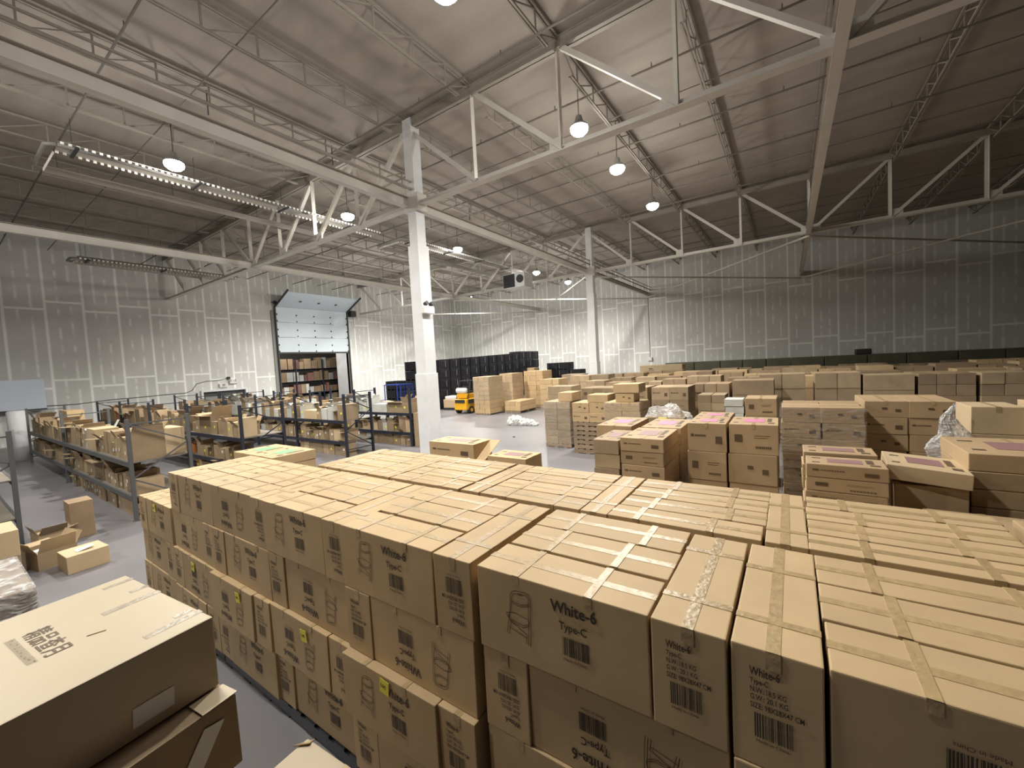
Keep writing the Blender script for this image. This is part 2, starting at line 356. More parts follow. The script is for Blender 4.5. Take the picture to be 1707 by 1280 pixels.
# small boxes and a cable above it
e1 = empty('emergency_sign', (XL + 0.02, 13.27, 2.62)); tag(e1, 'small white sign box with dark marks above the low white framed opening', 'sign')
MB().box(0, 0.1, -0.27, 0.27, -0.15, 0.15).build('casing', M['paper'], e1, bevel=0.015)
MB().box(0.101, 0.104, -0.1, 0.12, 0.05, 0.09).box(0.101, 0.104, -0.02, 0.02, -0.08, 0.05).box(0.101, 0.104, -0.1, -0.05, -0.05, 0.01).box(0.101, 0.104, 0.06, 0.11, -0.05, 0.01).build('marking', M['print'], e1)
e2 = empty('emergency_light', (XL + 0.02, 13.95, 2.84)); tag(e2, 'white twin head emergency light beside the small sign on the left wall', 'light')
MB().box(0, 0.12, -0.27, 0.27, -0.13, 0.1).build('casing', M['paper'], e2, bevel=0.015)
for s in (-1, 1): MB().tube([(0.1, s * 0.16, 0.16), (0.2, s * 0.18, 0.14)], 0.07, 12).build('lamp_head', M['paper'], e2)
e3 = MB().box(0, 0.12, -0.1, 0.1, -0.1, 0.1).build('socket_box', M['dark'], bevel=0.01, loc=(XL, 13.65, 3.15)); tag(e3, 'small black socket box on left wall where the long cable ends', 'socket')
cab = MB().tube([(XL + 0.03, y, z) for y, z in ((4.2, 2.1), (5.5, 2.07), (7.0, 2.18), (8.5, 2.2), (10.0, 2.25), (10.9, 2.25), (11.3, 2.4), (11.6, 2.85), (12.2, 3.0), (13.0, 3.02), (13.6, 3.15))], 0.018, 6).build('wall_cable', M['dark'])
tag(cab, 'thin dark cable sagging along the left wall above the racks', 'cable')
pb = empty('wall_panel_board', (XL + 0.05, 0, 0)); tag(pb, 'large pale blue board at the far left standing out from the wall', 'board')
MB().box(0, 0.5, -2.5, 4.23, 2.0, 3.66).build('board_face', M['panel_blue'], pb, bevel=0.02)
MB().box(0, 0.52, -2.5, 4.25, 1.93, 2.0).build('lower_edge', M['dark'], pb)
sw = empty('junction_box', (-11.04, YB - 0.105, 2.78)); tag(sw, 'small white junction box on the back wall with thin conduit rising', 'junction box')
MB().box(-0.2, 0.2, -0.06, 0.1, -0.17, 0.17).build('casing', M['paper'], sw, bevel=0.02)
MB().tube([(0, 0.05, 0.17), (0, 0.05, 6.0)], 0.025, 6).build('conduit', M['grey_paint'], sw)

# ------------------------------------------------------------------ roof steel
TY = (10.42, 25.82); NODES = [-35.3 + 3.04 * k for k in range(4)] + [-23 + 3.0 * k for k in range(13)]
ZB, ZT = 8.86, 11.55
def truss(y, label):
    t = empty('roof_truss', (0, y, 0)); tag(t, label, 'truss', None)
    b = MB().box(XL, XR, -0.14, 0.14, ZB - 0.09, ZB - 0.07).box(XL, XR, -0.012, 0.012, ZB - 0.07, ZB + 0.09); b.build('bottom_chord', M['steel'], t)
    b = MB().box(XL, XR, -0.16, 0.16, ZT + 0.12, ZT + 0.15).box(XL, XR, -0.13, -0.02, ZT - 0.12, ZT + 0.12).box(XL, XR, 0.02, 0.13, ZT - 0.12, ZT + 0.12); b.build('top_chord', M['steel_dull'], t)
    for x in NODES:
        if abs(x + 11) < 0.1: continue
        MB().bar((x, -0.05, ZB), (x, -0.05, ZT), 0.16, 0.012).bar((x - 0.05, 0, ZB), (x - 0.05, 0, ZT), 0.012, 0.12).build('vertical', M['steel'], t)
    for a, c in zip(NODES, NODES[1:]):
        mid = (a + c) / 2
        down_right = (-11 < mid < 1) or (mid < -23)
        p, q = ((a, 0, ZT), (c, 0, ZB)) if down_right else ((a, 0, ZB), (c, 0, ZT))
        MB().bar(p, q, 0.14, 0.13).build('diagonal', M['steel'], t)
        g = p if p[2] < q[2] else q
        s = -1 if down_right else 1
        MB().box(min(g[0], g[0] + s * 0.4), max(g[0], g[0] + s * 0.4), -0.02, 0.02, ZB - 0.05, ZB + 0.34).build('gusset_plate', M['steel'], t)
    return t
truss(TY[0], 'nearer white roof truss crossing the hall through the big near column')
truss(TY[1], 'farther white roof truss crossing the hall through the second column')

def long_beam(x, label):
    t = empty('steel_beam', (x, 0, 0)); tag(t, label, 'beam')
    MB().box(-0.11, 0.11, YN, YB, ZB - 0.12, ZB - 0.10).box(-0.008, 0.008, YN, YB, ZB - 0.10, ZB + 0.20).build('lower_section', M['steel'], t)
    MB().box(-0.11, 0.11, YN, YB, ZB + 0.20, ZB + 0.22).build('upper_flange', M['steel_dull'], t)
    if x == -11:
        p = MB().tube([(0.25, YN, ZB + 0.45), (0.25, YB, ZB + 0.45)], 0.045, 8).tube([(0.25, YN, ZB + 0.7), (0.25, YB, ZB + 0.7)], 0.03, 8)
        p.build('sprinkler_pipe', M['steel_dull'], t, smooth=True)
        h = MB()
        for k in range(16): h.bar((0.25, -8 + 3.05 * k, ZB + 0.2), (0.25, -8 + 3.05 * k, ZB + 0.75), 0.02, 0.02)
        h.build('pipe_hanger', M['dark'], t)
    return t
long_beam(-23.0, 'long white steel beam on the left running towards the back corner')
long_beam(-11.0, 'long white steel beam meeting both columns with pipes above it')
long_beam(0.9, 'long white steel beam on the right running overhead between the trusses')

def column(y, label):
    t = empty('steel_column', (-10.8, y, 0)); tag(t, label, 'column')
    MB().box(-0.2, 0.2, -0.2, -0.17, 7.4, ROOF - .15).box(-0.2, 0.2, 0.17, 0.2, 7.4, ROOF - .15).box(-0.2, -0.17, -0.17, 0.17, 7.4, ROOF - .15).box(0.17, 0.2, -0.17, 0.17, 7.4, ROOF - .15).build('shaft', M['column'], t)
    MB().box(-0.25, 0.25, -0.26, 0.26, 2.9, 7.4).build('upper_casing', M['column'], t, bevel=0.015)
    MB().box(-0.28, 0.28, -0.29, 0.29, 0, 2.9).build('lower_casing', M['column'], t, bevel=0.015)
    MB().box(-0.36, 0.36, -0.36, 0.36, 0, 0.03).build('base_plate', M['grey_paint'], t)
    MB().box(-0.34, 0.34, -0.22, 0.22, ZB - 0.3, ZB + 0.3).build('bracket', M['steel'], t)
    return t
column(TY[0], 'big white column nearest the camera with a small light fixed to it')
column(TY[1], 'second white column farther back among the cartons')
cl = empty('emergency_light', (-10.5, TY[0] - 0.1, 5.15)); tag(cl, 'small white twin head emergency light fixed high on the near column', 'light')
MB().box(0, 0.16, -0.25, 0.25, -0.16, 0.1).build('casing', M['paper'], cl, bevel=0.02)
for s in (-1, 1): MB().tube([(0.06, s * 0.12, 0.16), (0.2, s * 0.13, 0.2)], 0.07, 10).build('lamp_head', M['dark'], cl)

def joist(y0, y1):
    t = empty('roof_joist', (0, 0, 0)); n = max(1, round((y1 - y0) / 1.23)); st = (y1 - y0) / n
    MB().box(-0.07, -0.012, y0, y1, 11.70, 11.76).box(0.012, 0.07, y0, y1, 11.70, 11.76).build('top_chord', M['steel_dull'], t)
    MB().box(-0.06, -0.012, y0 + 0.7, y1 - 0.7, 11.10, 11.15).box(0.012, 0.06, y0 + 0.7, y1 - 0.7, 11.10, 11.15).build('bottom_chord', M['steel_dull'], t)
    w = MB()
    for k in range(1, n):
        w.bar((0, y0 + k * st, 11.12), (0, y0 + k * st, 11.72), 0.045, 0.03)
    for k in range(n):
        ya, yb = y0 + k * st, y0 + (k + 1) * st; ym = (ya + yb) / 2
        if k == 0: w.bar((0, ya, 11.72), (0, yb, 11.12), 0.03)
        elif k == n - 1: w.bar((0, ya, 11.12), (0, yb, 11.72), 0.03)
        else: w.bar((0, ya, 11.12), (0, yb, 11.72), 0.03)
    w.build('web', M['steel_dull'], t)
    return t
for bay, (y0, y1, word) in enumerate(((YN, TY[0], 'near'), (TY[0], TY[1], 'middle'), (TY[1], YB, 'far'))):
    proto = None
    for k, x in enumerate(NODES[1:]):
        o = proto if proto and False else (joist(y0, y1) if proto is None else copy_tree(proto))
        if proto is None: proto = o
        o.location = (x, 0, 0)
        tag(o, f'white open web roof joist, {ordw(k)} from the left wall, in the {word} roof bay', 'joist', f'open web joists of the {word} roof bay')
# thin bridging rods under the deck and sprinkler pipes across the joists
for k, y in enumerate((-3.0, 0.8, 5.0, 13.9, 17.4, 21.5, 30.0, 34.5)):
    tag(MB().tube([(XL, y, 11.14), (XR, y, 11.14)], 0.018, 5).build('bridging_rod', M['pipe']),
        f'thin bridging rod across the joists, {ordw(k)} from the near end of the roof', 'rod', 'bridging rods under the joists')
for k, (y, z) in enumerate(((-1.0, 11.0), (3.2, 10.95), (9.1, 11.0), (12.05, 11.0), (15.6, 10.95), (19.2, 11.0), (22.9, 10.95), (28.0, 11.0), (32.0, 10.95))):
    p = MB().tube([(XL, y, z), (XR, y, z)], 0.028, 6)
    for q in range(16):
        p.tube([(-33 + 3.0 * q, y, z), (-33 + 3.0 * q, y, z + 0.14)], 0.016, 5)
    tag(p.build('sprinkler_line', M['pipe']), f'thin sprinkler pipe running left to right, {ordw(k)} from the near end', 'pipe', 'sprinkler pipes across the hall')
# horizontal bracing in the last bay
for k, (a, c, lab) in enumerate((((-11, TY[1]), (-23, YB), 'from the second column to the back wall on the left'), ((-23, TY[1]), (-11, YB), 'from the left long beam to back wall behind the column'),
                    ((0.9, TY[1]), (-11, YB), 'from the right long beam back towards the wall behind the column'), ((-11, TY[1]), (0.9, YB), 'from the second column rightward to the back wall'),
                    ((-35.4, TY[1]), (-23, YB), 'from the left wall to the back corner side'), ((-23, TY[1]), (-35.4, YB), 'from the left long beam to the back left corner'),
                    ((0.9, TY[1]), (13.4, YB), 'from the right long beam towards the right back corner'), ((13.4, TY[1]), (0.9, YB), 'from the right wall towards the back wall'))):
    o = MB().bar((a[0], a[1], ZB - 0.2 - 0.1 * (k % 2)), (c[0], c[1] - 0.07, ZB - 0.2 - 0.1 * (k % 2)), 0.09, 0.09).build('brace_rod', M['steel'])
    tag(o, 'white diagonal roof brace ' + lab, 'brace', 'level bracing of the last roof bay')

# high bay lamps
def lamp_proto():
    t = empty('high_bay_lamp')
    MB().tube([(0, 0, -0.05), (0, 0, 0.02), (0, 0, 0.1), (0, 0, 0.28)], [0.26, 0.24, 0.13, 0.09], 20).build('housing', M['grey_paint'], t, smooth=False)
    me = MB().tube([(0, 0, -0.27), (0, 0, -0.24), (0, 0, -0.17), (0, 0, -0.10), (0, 0, -0.055)], [0.10, 0.18, 0.25, 0.27, 0.26], 20).mesh('lens', M['lamp']); place('lens', me, (0, 0, 0), 0, t)
    MB().tube([(0, 0, 0.28), (0, 0, 1.745)], 0.012, 5).build('hanging_cord', M['dark'], t)
    return t
lp = lamp_proto()
lab = ['nearest of the three lit lamps in the right row', 'middle one of the three lit lamps in the right row', 'farthest of the three lit lamps in the right row', None, None,
       'largest lit lamp, at the far left', 'lit lamp left of the near column', 'lit lamp just right of the near column', 'lit lamp beside the hanging heater box',
       'lit lamp just left of the second column', None, None, 'leftmost lamp above the raised door', 'lamp right of the raised door top', 'small lamp right beside the near column', 'smallest lamp between the two columns']
for k, (x, y) in enumerate(LAMPS):
    if k in (3, 4, 10, 11): l2 = f'unseen lit round high bay lamp out of the picture, {ordw(k)} fitting'
    else: l2 = 'round high bay ceiling lamp, ' + lab[k]
    o = lp if k == 0 else copy_tree(lp); o.location = (x, y, LAMP_Z); tag(o, l2[:110], 'lamp', 'round high bay ceiling lamps')
    for c in o.children:
        if c.name.startswith('lens'): c.visible_shadow = True

# hanging radiant heaters with slotted edges
def heater(x, y0, y1, z, label, w=0.75, gap=1.75):
    t = empty('radiant_heater', (x, y0, z)); tag(t, label, 'heater'); n = y1 - y0
    b = MB()
    b.slab((-0.1, 0, 0), (-0.1, n, 0), (-0.1 - w / 2, n, -0.16), (-0.1 - w / 2, 0, -0.16), 0.01)
    b.slab((-0.1, 0, 0), (-0.1 + w / 2, 0, -0.16), (-0.1 + w / 2, n, -0.16), (-0.1, n, 0), 0.01)
    b.build('reflector', M['heater'], t)
    MB().tube([(-0.1, 0, -0.1), (-0.1, n, -0.1)], 0.05, 10).build('burner_tube', M['grey_paint'], t, smooth=True)
    s = MB()
    for k in range(int(n / 0.16)):
        for xx in (-0.1 - w / 2, -0.1 + w / 2): s.box(xx - 0.012, xx + 0.012, 0.16 * k, 0.16 * k + 0.075, -0.22, -0.15)
    for k in range(int(gap / 0.12)): s.box(-0.5 - gap + 0.12 * k, -0.5 - gap + 0.12 * k + 0.06, -0.03, 0.0, -0.2, -0.13)
    s.build('slotted_edge', M['holes'], t)
    r2 = MB(); r2.slab((-0.5 - gap, 0, 0), (-0.5 - gap, n, 0), (-0.8 - gap, n, -0.14), (-0.8 - gap, 0, -0.14), 0.01); r2.slab((-0.5 - gap, 0, 0), (-0.2 - gap, 0, -0.14), (-0.2 - gap, n, -0.14), (-0.5 - gap, n, 0), 0.01)
    r2.build('return_reflector', M['heater'], t)
    e = MB().tube([(-0.1, 0, -0.1), (-0.3, -0.22, -0.1), (-0.4 - gap, -0.22, -0.1), (-0.5 - gap, 0, -0.1)], 0.05, 10); e.build('return_bend', M['grey_paint'], t, smooth=True)
    h = MB()
    for k in range(int(n / 3) + 1):
        y = 0.3 + 3 * k
        if y < n: h.box(-0.1 - w / 2 - 0.05, -0.1 + w / 2 + 0.05, y, y + 0.08, -0.24, -0.19).bar((-0.1, y, 0), (-0.1, y, 10.95 - z), 0.012).bar((-0.5 - gap, y, 0), (-0.5 - gap, y, 10.95 - z), 0.012)
    h.build('hanger_bracket', M['dark'], t)
    return t
heater(-17.2, 2.85, 14.0, 10.2, 'long slotted radiant heater hanging at upper left behind the near truss')
heater(-16.9, 15.5, 27.5, 10.2, 'long slotted radiant heater hanging between the two columns')
heater(-28.6, 5.0, 12.0, 9.5, 'slotted radiant heater hanging in front of the left wall', gap=0.6)
uh = empty('unit_heater', (-15.95, 24.3, 8.9)); tag(uh, 'square unit heater with black louvred face hanging left of the second column', 'unit heater')
MB().box(-0.9, 0.9, -0.02, 1.1, -0.5, 0.5).build('cabinet', M['column'], uh, bevel=0.03)
g = MB().box(-0.85, 0.1, -0.05, -0.02, -0.45, 0.45)
for k in range(8): g.box(-0.83, 0.08, -0.09, -0.05, -0.42 + 0.11 * k, -0.36 + 0.11 * k)
g.build('louvre', M['dark'], uh)
MB().tube([(0.55, -0.03, 0.05), (0.55, -0.08, 0.05)], 0.28, 18).build('fan_grille', M['dark'], uh)
hh = MB()
for sx in (-0.8, 0.8):
    for sy in (0.05, 1.0): hh.bar((sx, sy, 0.5), (sx, sy, 2.1), 0.02)
hh.build('hanger_rod', M['steel_dull'], uh)

# ------------------------------------------------------------------ cartons
CACHE = {}
def carton_body(sx, sy, sz, material, variant=0, bevel=0.006, jit=0.0025):
    key = ('body', round(sx, 3), round(sy, 3), round(sz, 3), material.name, variant, bevel)
    if key not in CACHE:
        rr = random.Random(hash((round(sx, 2) * 7, round(sy, 2) * 13, variant)) & 0xffff)
        b = MB().box(-sx / 2, sx / 2, -sy / 2, sy / 2, 0, sz)
        b.v = [(x + rr.uniform(-jit, jit), y + rr.uniform(-jit, jit), z - (rr.uniform(0, 0.3 * jit) if z > 0 else 0)) for x, y, z in b.v]
        CACHE[key] = b.mesh('carton', material, bevel)
    return CACHE[key]
def tape_mesh(sx, sy, sz, variant=0, material=None, cross=True):
    key = ('tape', round(sx, 3), round(sy, 3), round(sz, 3), variant, cross, material.name if material else '')
    if key not in CACHE:
        rr = random.Random(variant + 5); b = MB(); t = 0.0012; w = 0.024
        long_x = sx >= sy; L_, S_ = (sx, sy) if long_x else (sy, sx)
        off = rr.uniform(-0.012, 0.012)
        def bx(u0, u1, v0, v1, z0, z1):
            if long_x: b.box(u0, u1, v0, v1, z0, z1)
            else: b.box(v0, v1, u0, u1, z0, z1)
        bx(-L_ / 2 - 0.002, L_ / 2 + 0.002, off - w, off + w, sz, sz + t)
        for s in (-1, 1):
            u = s * (L_ / 2 + 0.0005); bx(min(u, u + s * 0.0015), max(u, u + s * 0.0015), off - w, off + w, sz - 0.07, sz + t)
        if cross:
            for s in (-1, 1):
                c = s * L_ * (0.24 + rr.uniform(-0.05, 0.05)); bx(c - w * .85, c + w * .85, -S_ / 2 - 0.002, S_ / 2 + 0.002, sz - 0.001, sz + t * 2)
                for q in (-1, 1):
                    v = q * (S_ / 2 + 0.0005); bx(c - w * .85, c + w * .85, min(v, v + q * 0.0015), max(v, v + q * 0.0015), sz - 0.05, sz + t)
        CACHE[key] = b.mesh('packing_tape', material or M['tape'])
    return CACHE[key]

# printed artwork, built flat and facing -Y, origin at the middle of the face
def art_long():
    b = MB(); X = lambda x: x - 0.475; Z = lambda z: z + 0.2325
    put2d(b, text_mesh('White-6', 0.083, bold=0.0018, sx=0.86), X(0.470), Z(-0.118))
    put2d(b, text_mesh('Type-C', 0.056, bold=0.001, sx=0.86), X(0.512), Z(-0.198))
    barcode(b, X(0.527), Z(-0.325), 0.142, 0.092); put2d(b, text_mesh('Made in China', 0.022, sx=0.95), X(0.53), Z(-0.352))
    return flat_mesh(b, 'printing', M['print'])
def art_chair():
    b = MB(); X = lambda x: x - 0.475; Z = lambda z: z + 0.2325; w = 0.0036
    S = lambda pts: stroke(b, [(X(x), Z(z)) for x, z in pts], w)
    S([(0.215, -0.235), (0.228, -0.105), (0.24, -0.088), (0.262, -0.078), (0.32, -0.074), (0.342, -0.082), (0.352, -0.1), (0.345, -0.30)])
    S([(0.224, -0.205), (0.236, -0.115), (0.25, -0.097), (0.325, -0.086), (0.338, -0.1), (0.334, -0.235)])
    S([(0.232, -0.15), (0.29, -0.158), (0.343, -0.14)]); S([(0.234, -0.14), (0.29, -0.148), (0.343, -0.13)])
    S([(0.195, -0.215), (0.25, -0.20), (0.335, -0.215), (0.34, -0.235), (0.30, -0.255), (0.225, -0.245), (0.195, -0.222), (0.195, -0.215)])
    S([(0.2, -0.23), (0.225, -0.256), (0.30, -0.267), (0.34, -0.245)])
    S([(0.215, -0.21), (0.195, -0.325)]); S([(0.227, -0.245), (0.207, -0.328)])
    S([(0.208, -0.29), (0.318, -0.315)]); S([(0.214, -0.25), (0.322, -0.30), (0.312, -0.35)]); S([(0.345, -0.30), (0.34, -0.355)]); S([(0.335, -0.235), (0.328, -0.352)])
    S([(0.275, -0.09), (0.305, -0.09)]); S([(0.282, -0.096), (0.298, -0.096)])
    return flat_mesh(b, 'chair_drawing', M['print_brown'])
def art_end():
    b = MB(); X = lambda x: x - 0.145; Z = lambda z: z + 0.2325
    put2d(b, text_mesh('White-6', 0.046, bold=0.0008, sx=0.62), X(0.062), Z(-0.105))
    for t, z in (('Type-C', -0.138), ('N.W.:18.5 KG', -0.17), ('G.W.: 20.1 KG', -0.20), ('SIZE: 98X28X47 CM', -0.232)):
        put2d(b, text_mesh(t, 0.030, bold=0.0004, sx=0.66), X(0.062), Z(z))
    barcode(b, X(0.075), Z(-0.345), 0.12, 0.095, 5); put2d(b, text_mesh('Made in China', 0.018), X(0.078), Z(-0.365))
    return flat_mesh(b, 'printing', M['print'])
A_LONG, A_CHAIR, A_END = art_long(), art_chair(), art_end()
def add_art(o, kind, sx, sy, sz, flip):
    for nm, me in ((('printing', A_LONG), ('chair_drawing', A_CHAIR)) if kind == 'long' else (('printing', A_END),)):
        a = place(nm, me, (0, -sy / 2 - 0.0042, sz / 2), 0, o)
        if flip: a.rotation_euler = (0, PI, 0)
def note(o, x, z, y, txt):
    me = MB().box(-0.045, 0.045, -0.002, 0, -0.05, 0.05).mesh('sticky_note', M['note'])
    n = place('sticky_note', me, (x, y - 0.005, z), 0, o); n.rotation_euler = (0.02, rnd.uniform(-0.15, 0.15), 0); n['label'] = 'yellow sticky note with handwriting'
    b = MB(); put2d(b, text_mesh(txt, 0.04, bold=0.0006, sx=0.6), -0.036, -0.012)
    place('handwriting', flat_mesh(b, 'handwriting', M['print']), (0, -0.003, 0), 0, n)

LW, EW, DP, HT = 0.94, 0.285, 0.95, 0.462
PAL = 0.135
def ord_from(k): return ordw(k)
# pallet positions along the front row: (x0, has long box on the left in the top layer)
FRONT = [(-7.66, False, 3, 'far left low pallet'), (-6.37, False, 4, 'leftmost full pallet'), (-5.15, True, 4, 'second full pallet from left'),
         (-3.95, True, 4, 'third full pallet from left'), (-2.745, True, 4, 'fourth full pallet from left'), (-1.455, True, 4, 'fifth full pallet from left'),
         (-0.20, False, 4, 'right hand pallet'), (1.10, False, 4, 'pallet beyond the right edge')]
# orientation of print: (tier, pallet) -> (long flipped, end flipped); tier 1 = top
FLIP = {(1, 1): (0, 1), (1, 2): (1, 1), (1, 3): (0, 1), (1, 4): (0, 1), (1, 5): (0, 0), (1, 6): (1, 0),
        (2, 1): (1, 0), (2, 2): (0, 0), (2, 3): (1, 0), (2, 4): (1, 0), (2, 5): (1, 1),
        (3, 1): (1, 0), (3, 2): (1, 0), (3, 3): (1, 1), (3, 4): (0, 0), (3, 5): (1, 0),
        (4, 2): (0, 1), (4, 3): (0, 0), (4, 4): (1, 0), (4, 5): (0, 0)}
NOTES = {(3, 1): (-0.12, 0.36, 'E-039'), (3, 2): (0.2, 0.37, 'E-041'), (3, 3): (0.14, 0.36, 'E-040'), (3, 4): (0.01, 0.40, 'E-042'), (2, 0): (-0.1, 0.38, 'E-038')}
LAYER = {1: 'top layer', 2: 'second layer', 3: 'third layer', 4: 'bottom layer'}
def chair_carton(cx, cy, z, kind, label, art=True, flip=False, yaw=0.0, ysz=None, group=None, h=HT, wid=None):
    if kind == 'long': sx, sy = LW, (wid or 0.304)
    else: sx, sy = (wid or EW), ysz or DP
    o = place('chair_carton', carton_body(sx, sy, h, M['kraft'], rnd.randrange(4)), (cx, cy, z), yaw)
    tag(o, label, 'carton', group)
    place('packing_tape', tape_mesh(sx, sy, h, rnd.randrange(6)), (0, 0, 0), 0, o)
    if art: add_art(o, kind, sx, sy, h, flip)
    return o
def pallet_mesh(sx, sy, material, key, h=PAL):
    k = ('pallet', round(sx, 2), round(sy, 2), key, h)
    if k not in CACHE:
        b = MB()
        n = 6; w = sx / (n * 1.45)
        for i in range(n):
            x = -sx / 2 + w / 2 + i * (sx - w) / (n - 1)
            b.box(x - w / 2, x + w / 2, -sy / 2, sy / 2, h - 0.022, h)
            if i % 2 == 0: b.box(x - w / 2, x + w / 2, -sy / 2, sy / 2, 0, 0.02)
        for y in (-sy / 2 + 0.025, 0, sy / 2 - 0.025): b.box(-sx / 2, sx / 2, y - 0.022, y + 0.022, 0.02, h - 0.022)
        CACHE[k] = b.mesh('pallet', material)
    return CACHE[k]
for pi, (x0, longleft, tiers, pname) in enumerate(FRONT):
    tag(place('pallet', pallet_mesh(1.2, 0.96, M['plastic_navy'], 'dark'), (x0 + 0.61, 1.69 + 0.49, 0)),
        'dark pallet under the ' + pname + ' of the front row', 'pallet')
    for tr in range(1, tiers + 1):
        z = PAL + (tiers - tr) * (HT + 0.002)
        T = tr + (4 - tiers)
        ll = longleft if tr % 2 == 1 else not longleft
        fl = FLIP.get((T, pi), (0, 0))
        jut = {(4, 1): -0.03, (3, 1): -.02, (3, 2): -0.06, (3, 3): -0.03, (3, 4): -0.07, (4, 2): -0.02, (4, 4): -.03, (2, 5): 0.02, (2, 2): 0.0, (4, 3): 0.02}.get((T, pi), rnd.uniform(-0.01, 0.015))
        lx = x0 + (LW / 2 if ll else EW + 0.012 + LW / 2)
        ex = x0 + (LW + 0.012 + EW / 2 if ll else EW / 2)
        gap = [0, 0.335, 0.655]
        dx = {(3, 2): 0.0}.get((T, pi), 0.0)
        for q in range(3):
            if q and tr > 1: lab2 = f'chair carton inside the {LAYER[T]}, {("middle", "rear")[q - 1]} one, {pname}'
            elif q: lab2 = f'taped chair carton, {LAYER[T]}, {("middle", "rear")[q - 1]} one, {pname}, front row'
            else: lab2 = f'tan chair carton with its long printed side out, {LAYER[T]}, {pname}'
            yy = 1.69 + 0.1575 + gap[q] * 0.985 + (jut if q == 0 else rnd.uniform(-0.004, 0.004))
            o = chair_carton(lx + dx + rnd.uniform(-0.006, 0.006), yy, z, 'long', lab2, art=(q == 0), flip=bool(fl[0]), yaw=rnd.uniform(-0.006, 0.006))
            if q == 0 and (T, pi) in NOTES: note(o, NOTES[(T, pi)][0], NOTES[(T, pi)][1], -0.1575, NOTES[(T, pi)][2])
        chair_carton(ex, 1.69 + DP / 2 + (jut * 0.6), z, 'end', f'tan chair carton showing its narrow printed end, {LAYER[T]}, {pname}', flip=bool(fl[1]), yaw=rnd.uniform(-0.006, 0.006))
# two more low cartons beside the low pallet are part of pallet 0 (three layers)

# second row: thinner cartons, four deep
BACK = [(-4.79, 'far left pallet'), (-3.66, 'second pallet from left'), (-2.47, 'third pallet from left'), (-1.30, 'fourth pallet from left'), (-0.135, 'pallet right of centre'), (1.10, 'rightmost pallet')]
for pi, (x0, pname) in enumerate(BACK):
    wid = 1.17 if pi < 5 else 1.2
    tag(place('pallet', pallet_mesh(1.14, 0.96, M['plastic_navy'], 'dark'), (x0 + 0.58, 2.71 + 0.5, 0)), f'dark pallet under the {pname} of the second row', 'pallet')
    for tr in range(1, 5):
        z = PAL + (4 - tr) * (HT + 0.002); end_left = tr % 2 == 1
        ew = 0.205
        ex = x0 + (ew / 2 if end_left else 0.95 + ew / 2); lx = x0 + (ew + 0.012 + LW / 2 if end_left else LW / 2)
        where = LAYER[tr] if tr == 1 else 'hidden ' + LAYER[tr]
        chair_carton(ex, 2.71 + 0.485, z, 'end', f'narrow taped carton, running front to back, {where}, {pname}, second row', art=False, ysz=0.97, wid=ew, yaw=rnd.uniform(-0.008, 0.008))
        for q in range(4):
            chair_carton(lx + rnd.uniform(-0.008, 0.008), 2.71 + 0.118 + q * 0.247, z, 'long', f'long thin taped carton, {where}, {ordw(q)} from front, {pname}, second row',
                         art=False, wid=0.234, yaw=rnd.uniform(-0.008, 0.008))

# ------------------------------------------------------------------ foreground cartons
def simple_carton(x, y, z, sx, sy, sz, yaw, label, material='kraft', name='carton', tape=True, group=None, bevel=0.008, cat='carton', variant=None, tmat=None, cross=False, jit=0.004):
    o = place(name, carton_body(sx, sy, sz, M[material], rnd.randrange(3) if variant is None else variant, bevel, jit), (x, y, z), yaw)
    tag(o, label, cat, group)
    if tape: place('packing_tape', tape_mesh(sx, sy, sz, rnd.randrange(6), tmat, cross), (0, 0, 0), 0, o)
    return o
yaw = math.radians(5.6)
def corner_box(cx, cy, z, sx, sy, sz, yaw, *a, **k):        # placed by its far right corner
    px = cx - math.cos(yaw) * sx / 2 + math.sin(yaw) * sy / 2; py = cy - math.sin(yaw) * sx / 2 - math.cos(yaw) * sy / 2
    return simple_carton(px, py, z, sx, sy, sz, yaw, *a, **k)
fz = 1.99
big = corner_box(-2.26, 0.715, fz - 0.335, 0.97, 1.35, 0.333, yaw, 'large cream carton with dark stylised lettering on top, bottom left of the picture', 'cream', tape=False, jit=0.001)
def local_art(parent, mb, name, material, loc, rot):
    o = place(name, flat_mesh(mb, name, M[material]), loc, 0, parent); o.rotation_euler = rot; return o
g = MB()
for k, ch in enumerate(('\u7cbe', '\u54c1', '\u67e5', '\u6708')): put2d(g, text_mesh(ch, 0.096, bold=0.0008, sx=0.85), 0.088 * k, 0.012)
rr = random.Random(4)
for k in range(30):
    stroke(g, [(0.002 + k * 0.0112, -0.046), (0.004 + k * 0.0112 + rr.uniform(-.003, .003), -0.014)], 0.0024)
    if k % 3 == 1: stroke(g, [(k * 0.0112, -0.02 - rr.uniform(0, .02)), (k * 0.0112 + 0.009, -0.02 - rr.uniform(0, .02))], 0.003)
lt = local_art(big, g, 'lettering', 'print_brown', (-0.20, 0.215, 0.3345), (-PI / 2, 0, 0))
for x0, x1, y0, y1 in ((-0.085, -0.040, 0.45, 0.677), (0.350, 0.390, 0.46, 0.677), (0.295, 0.330, 0.59, 0.66), (-0.41, -0.375, 0.55, 0.677), (-0.22, -0.185, 0.60, 0.677)): MB().box(x0, x1, y0, y1, 0.332, 0.3336).build('packing_tape', M['greytape'], big)
MB().bar((0.10, 0.352, 0.334), (0.125, 0.41, 0.334), 0.004).build('scratch', M['tape'], big)
o = MB().slab((0, 0.36, 0.045), (0, 0.50, 0.045), (0, 0.505, 0.125), (0, 0.365, 0.125), 0.002).build('shipping_label', M['paper'], big); o.location = (0.487, 0, 0)
sb = corner_box(-2.14, 0.74, fz - 0.675, 1.03, 1.38, 0.333, yaw + 0.02, 'second large dark carton directly under the cream lettered carton', 'kraft_dark', tape=False)
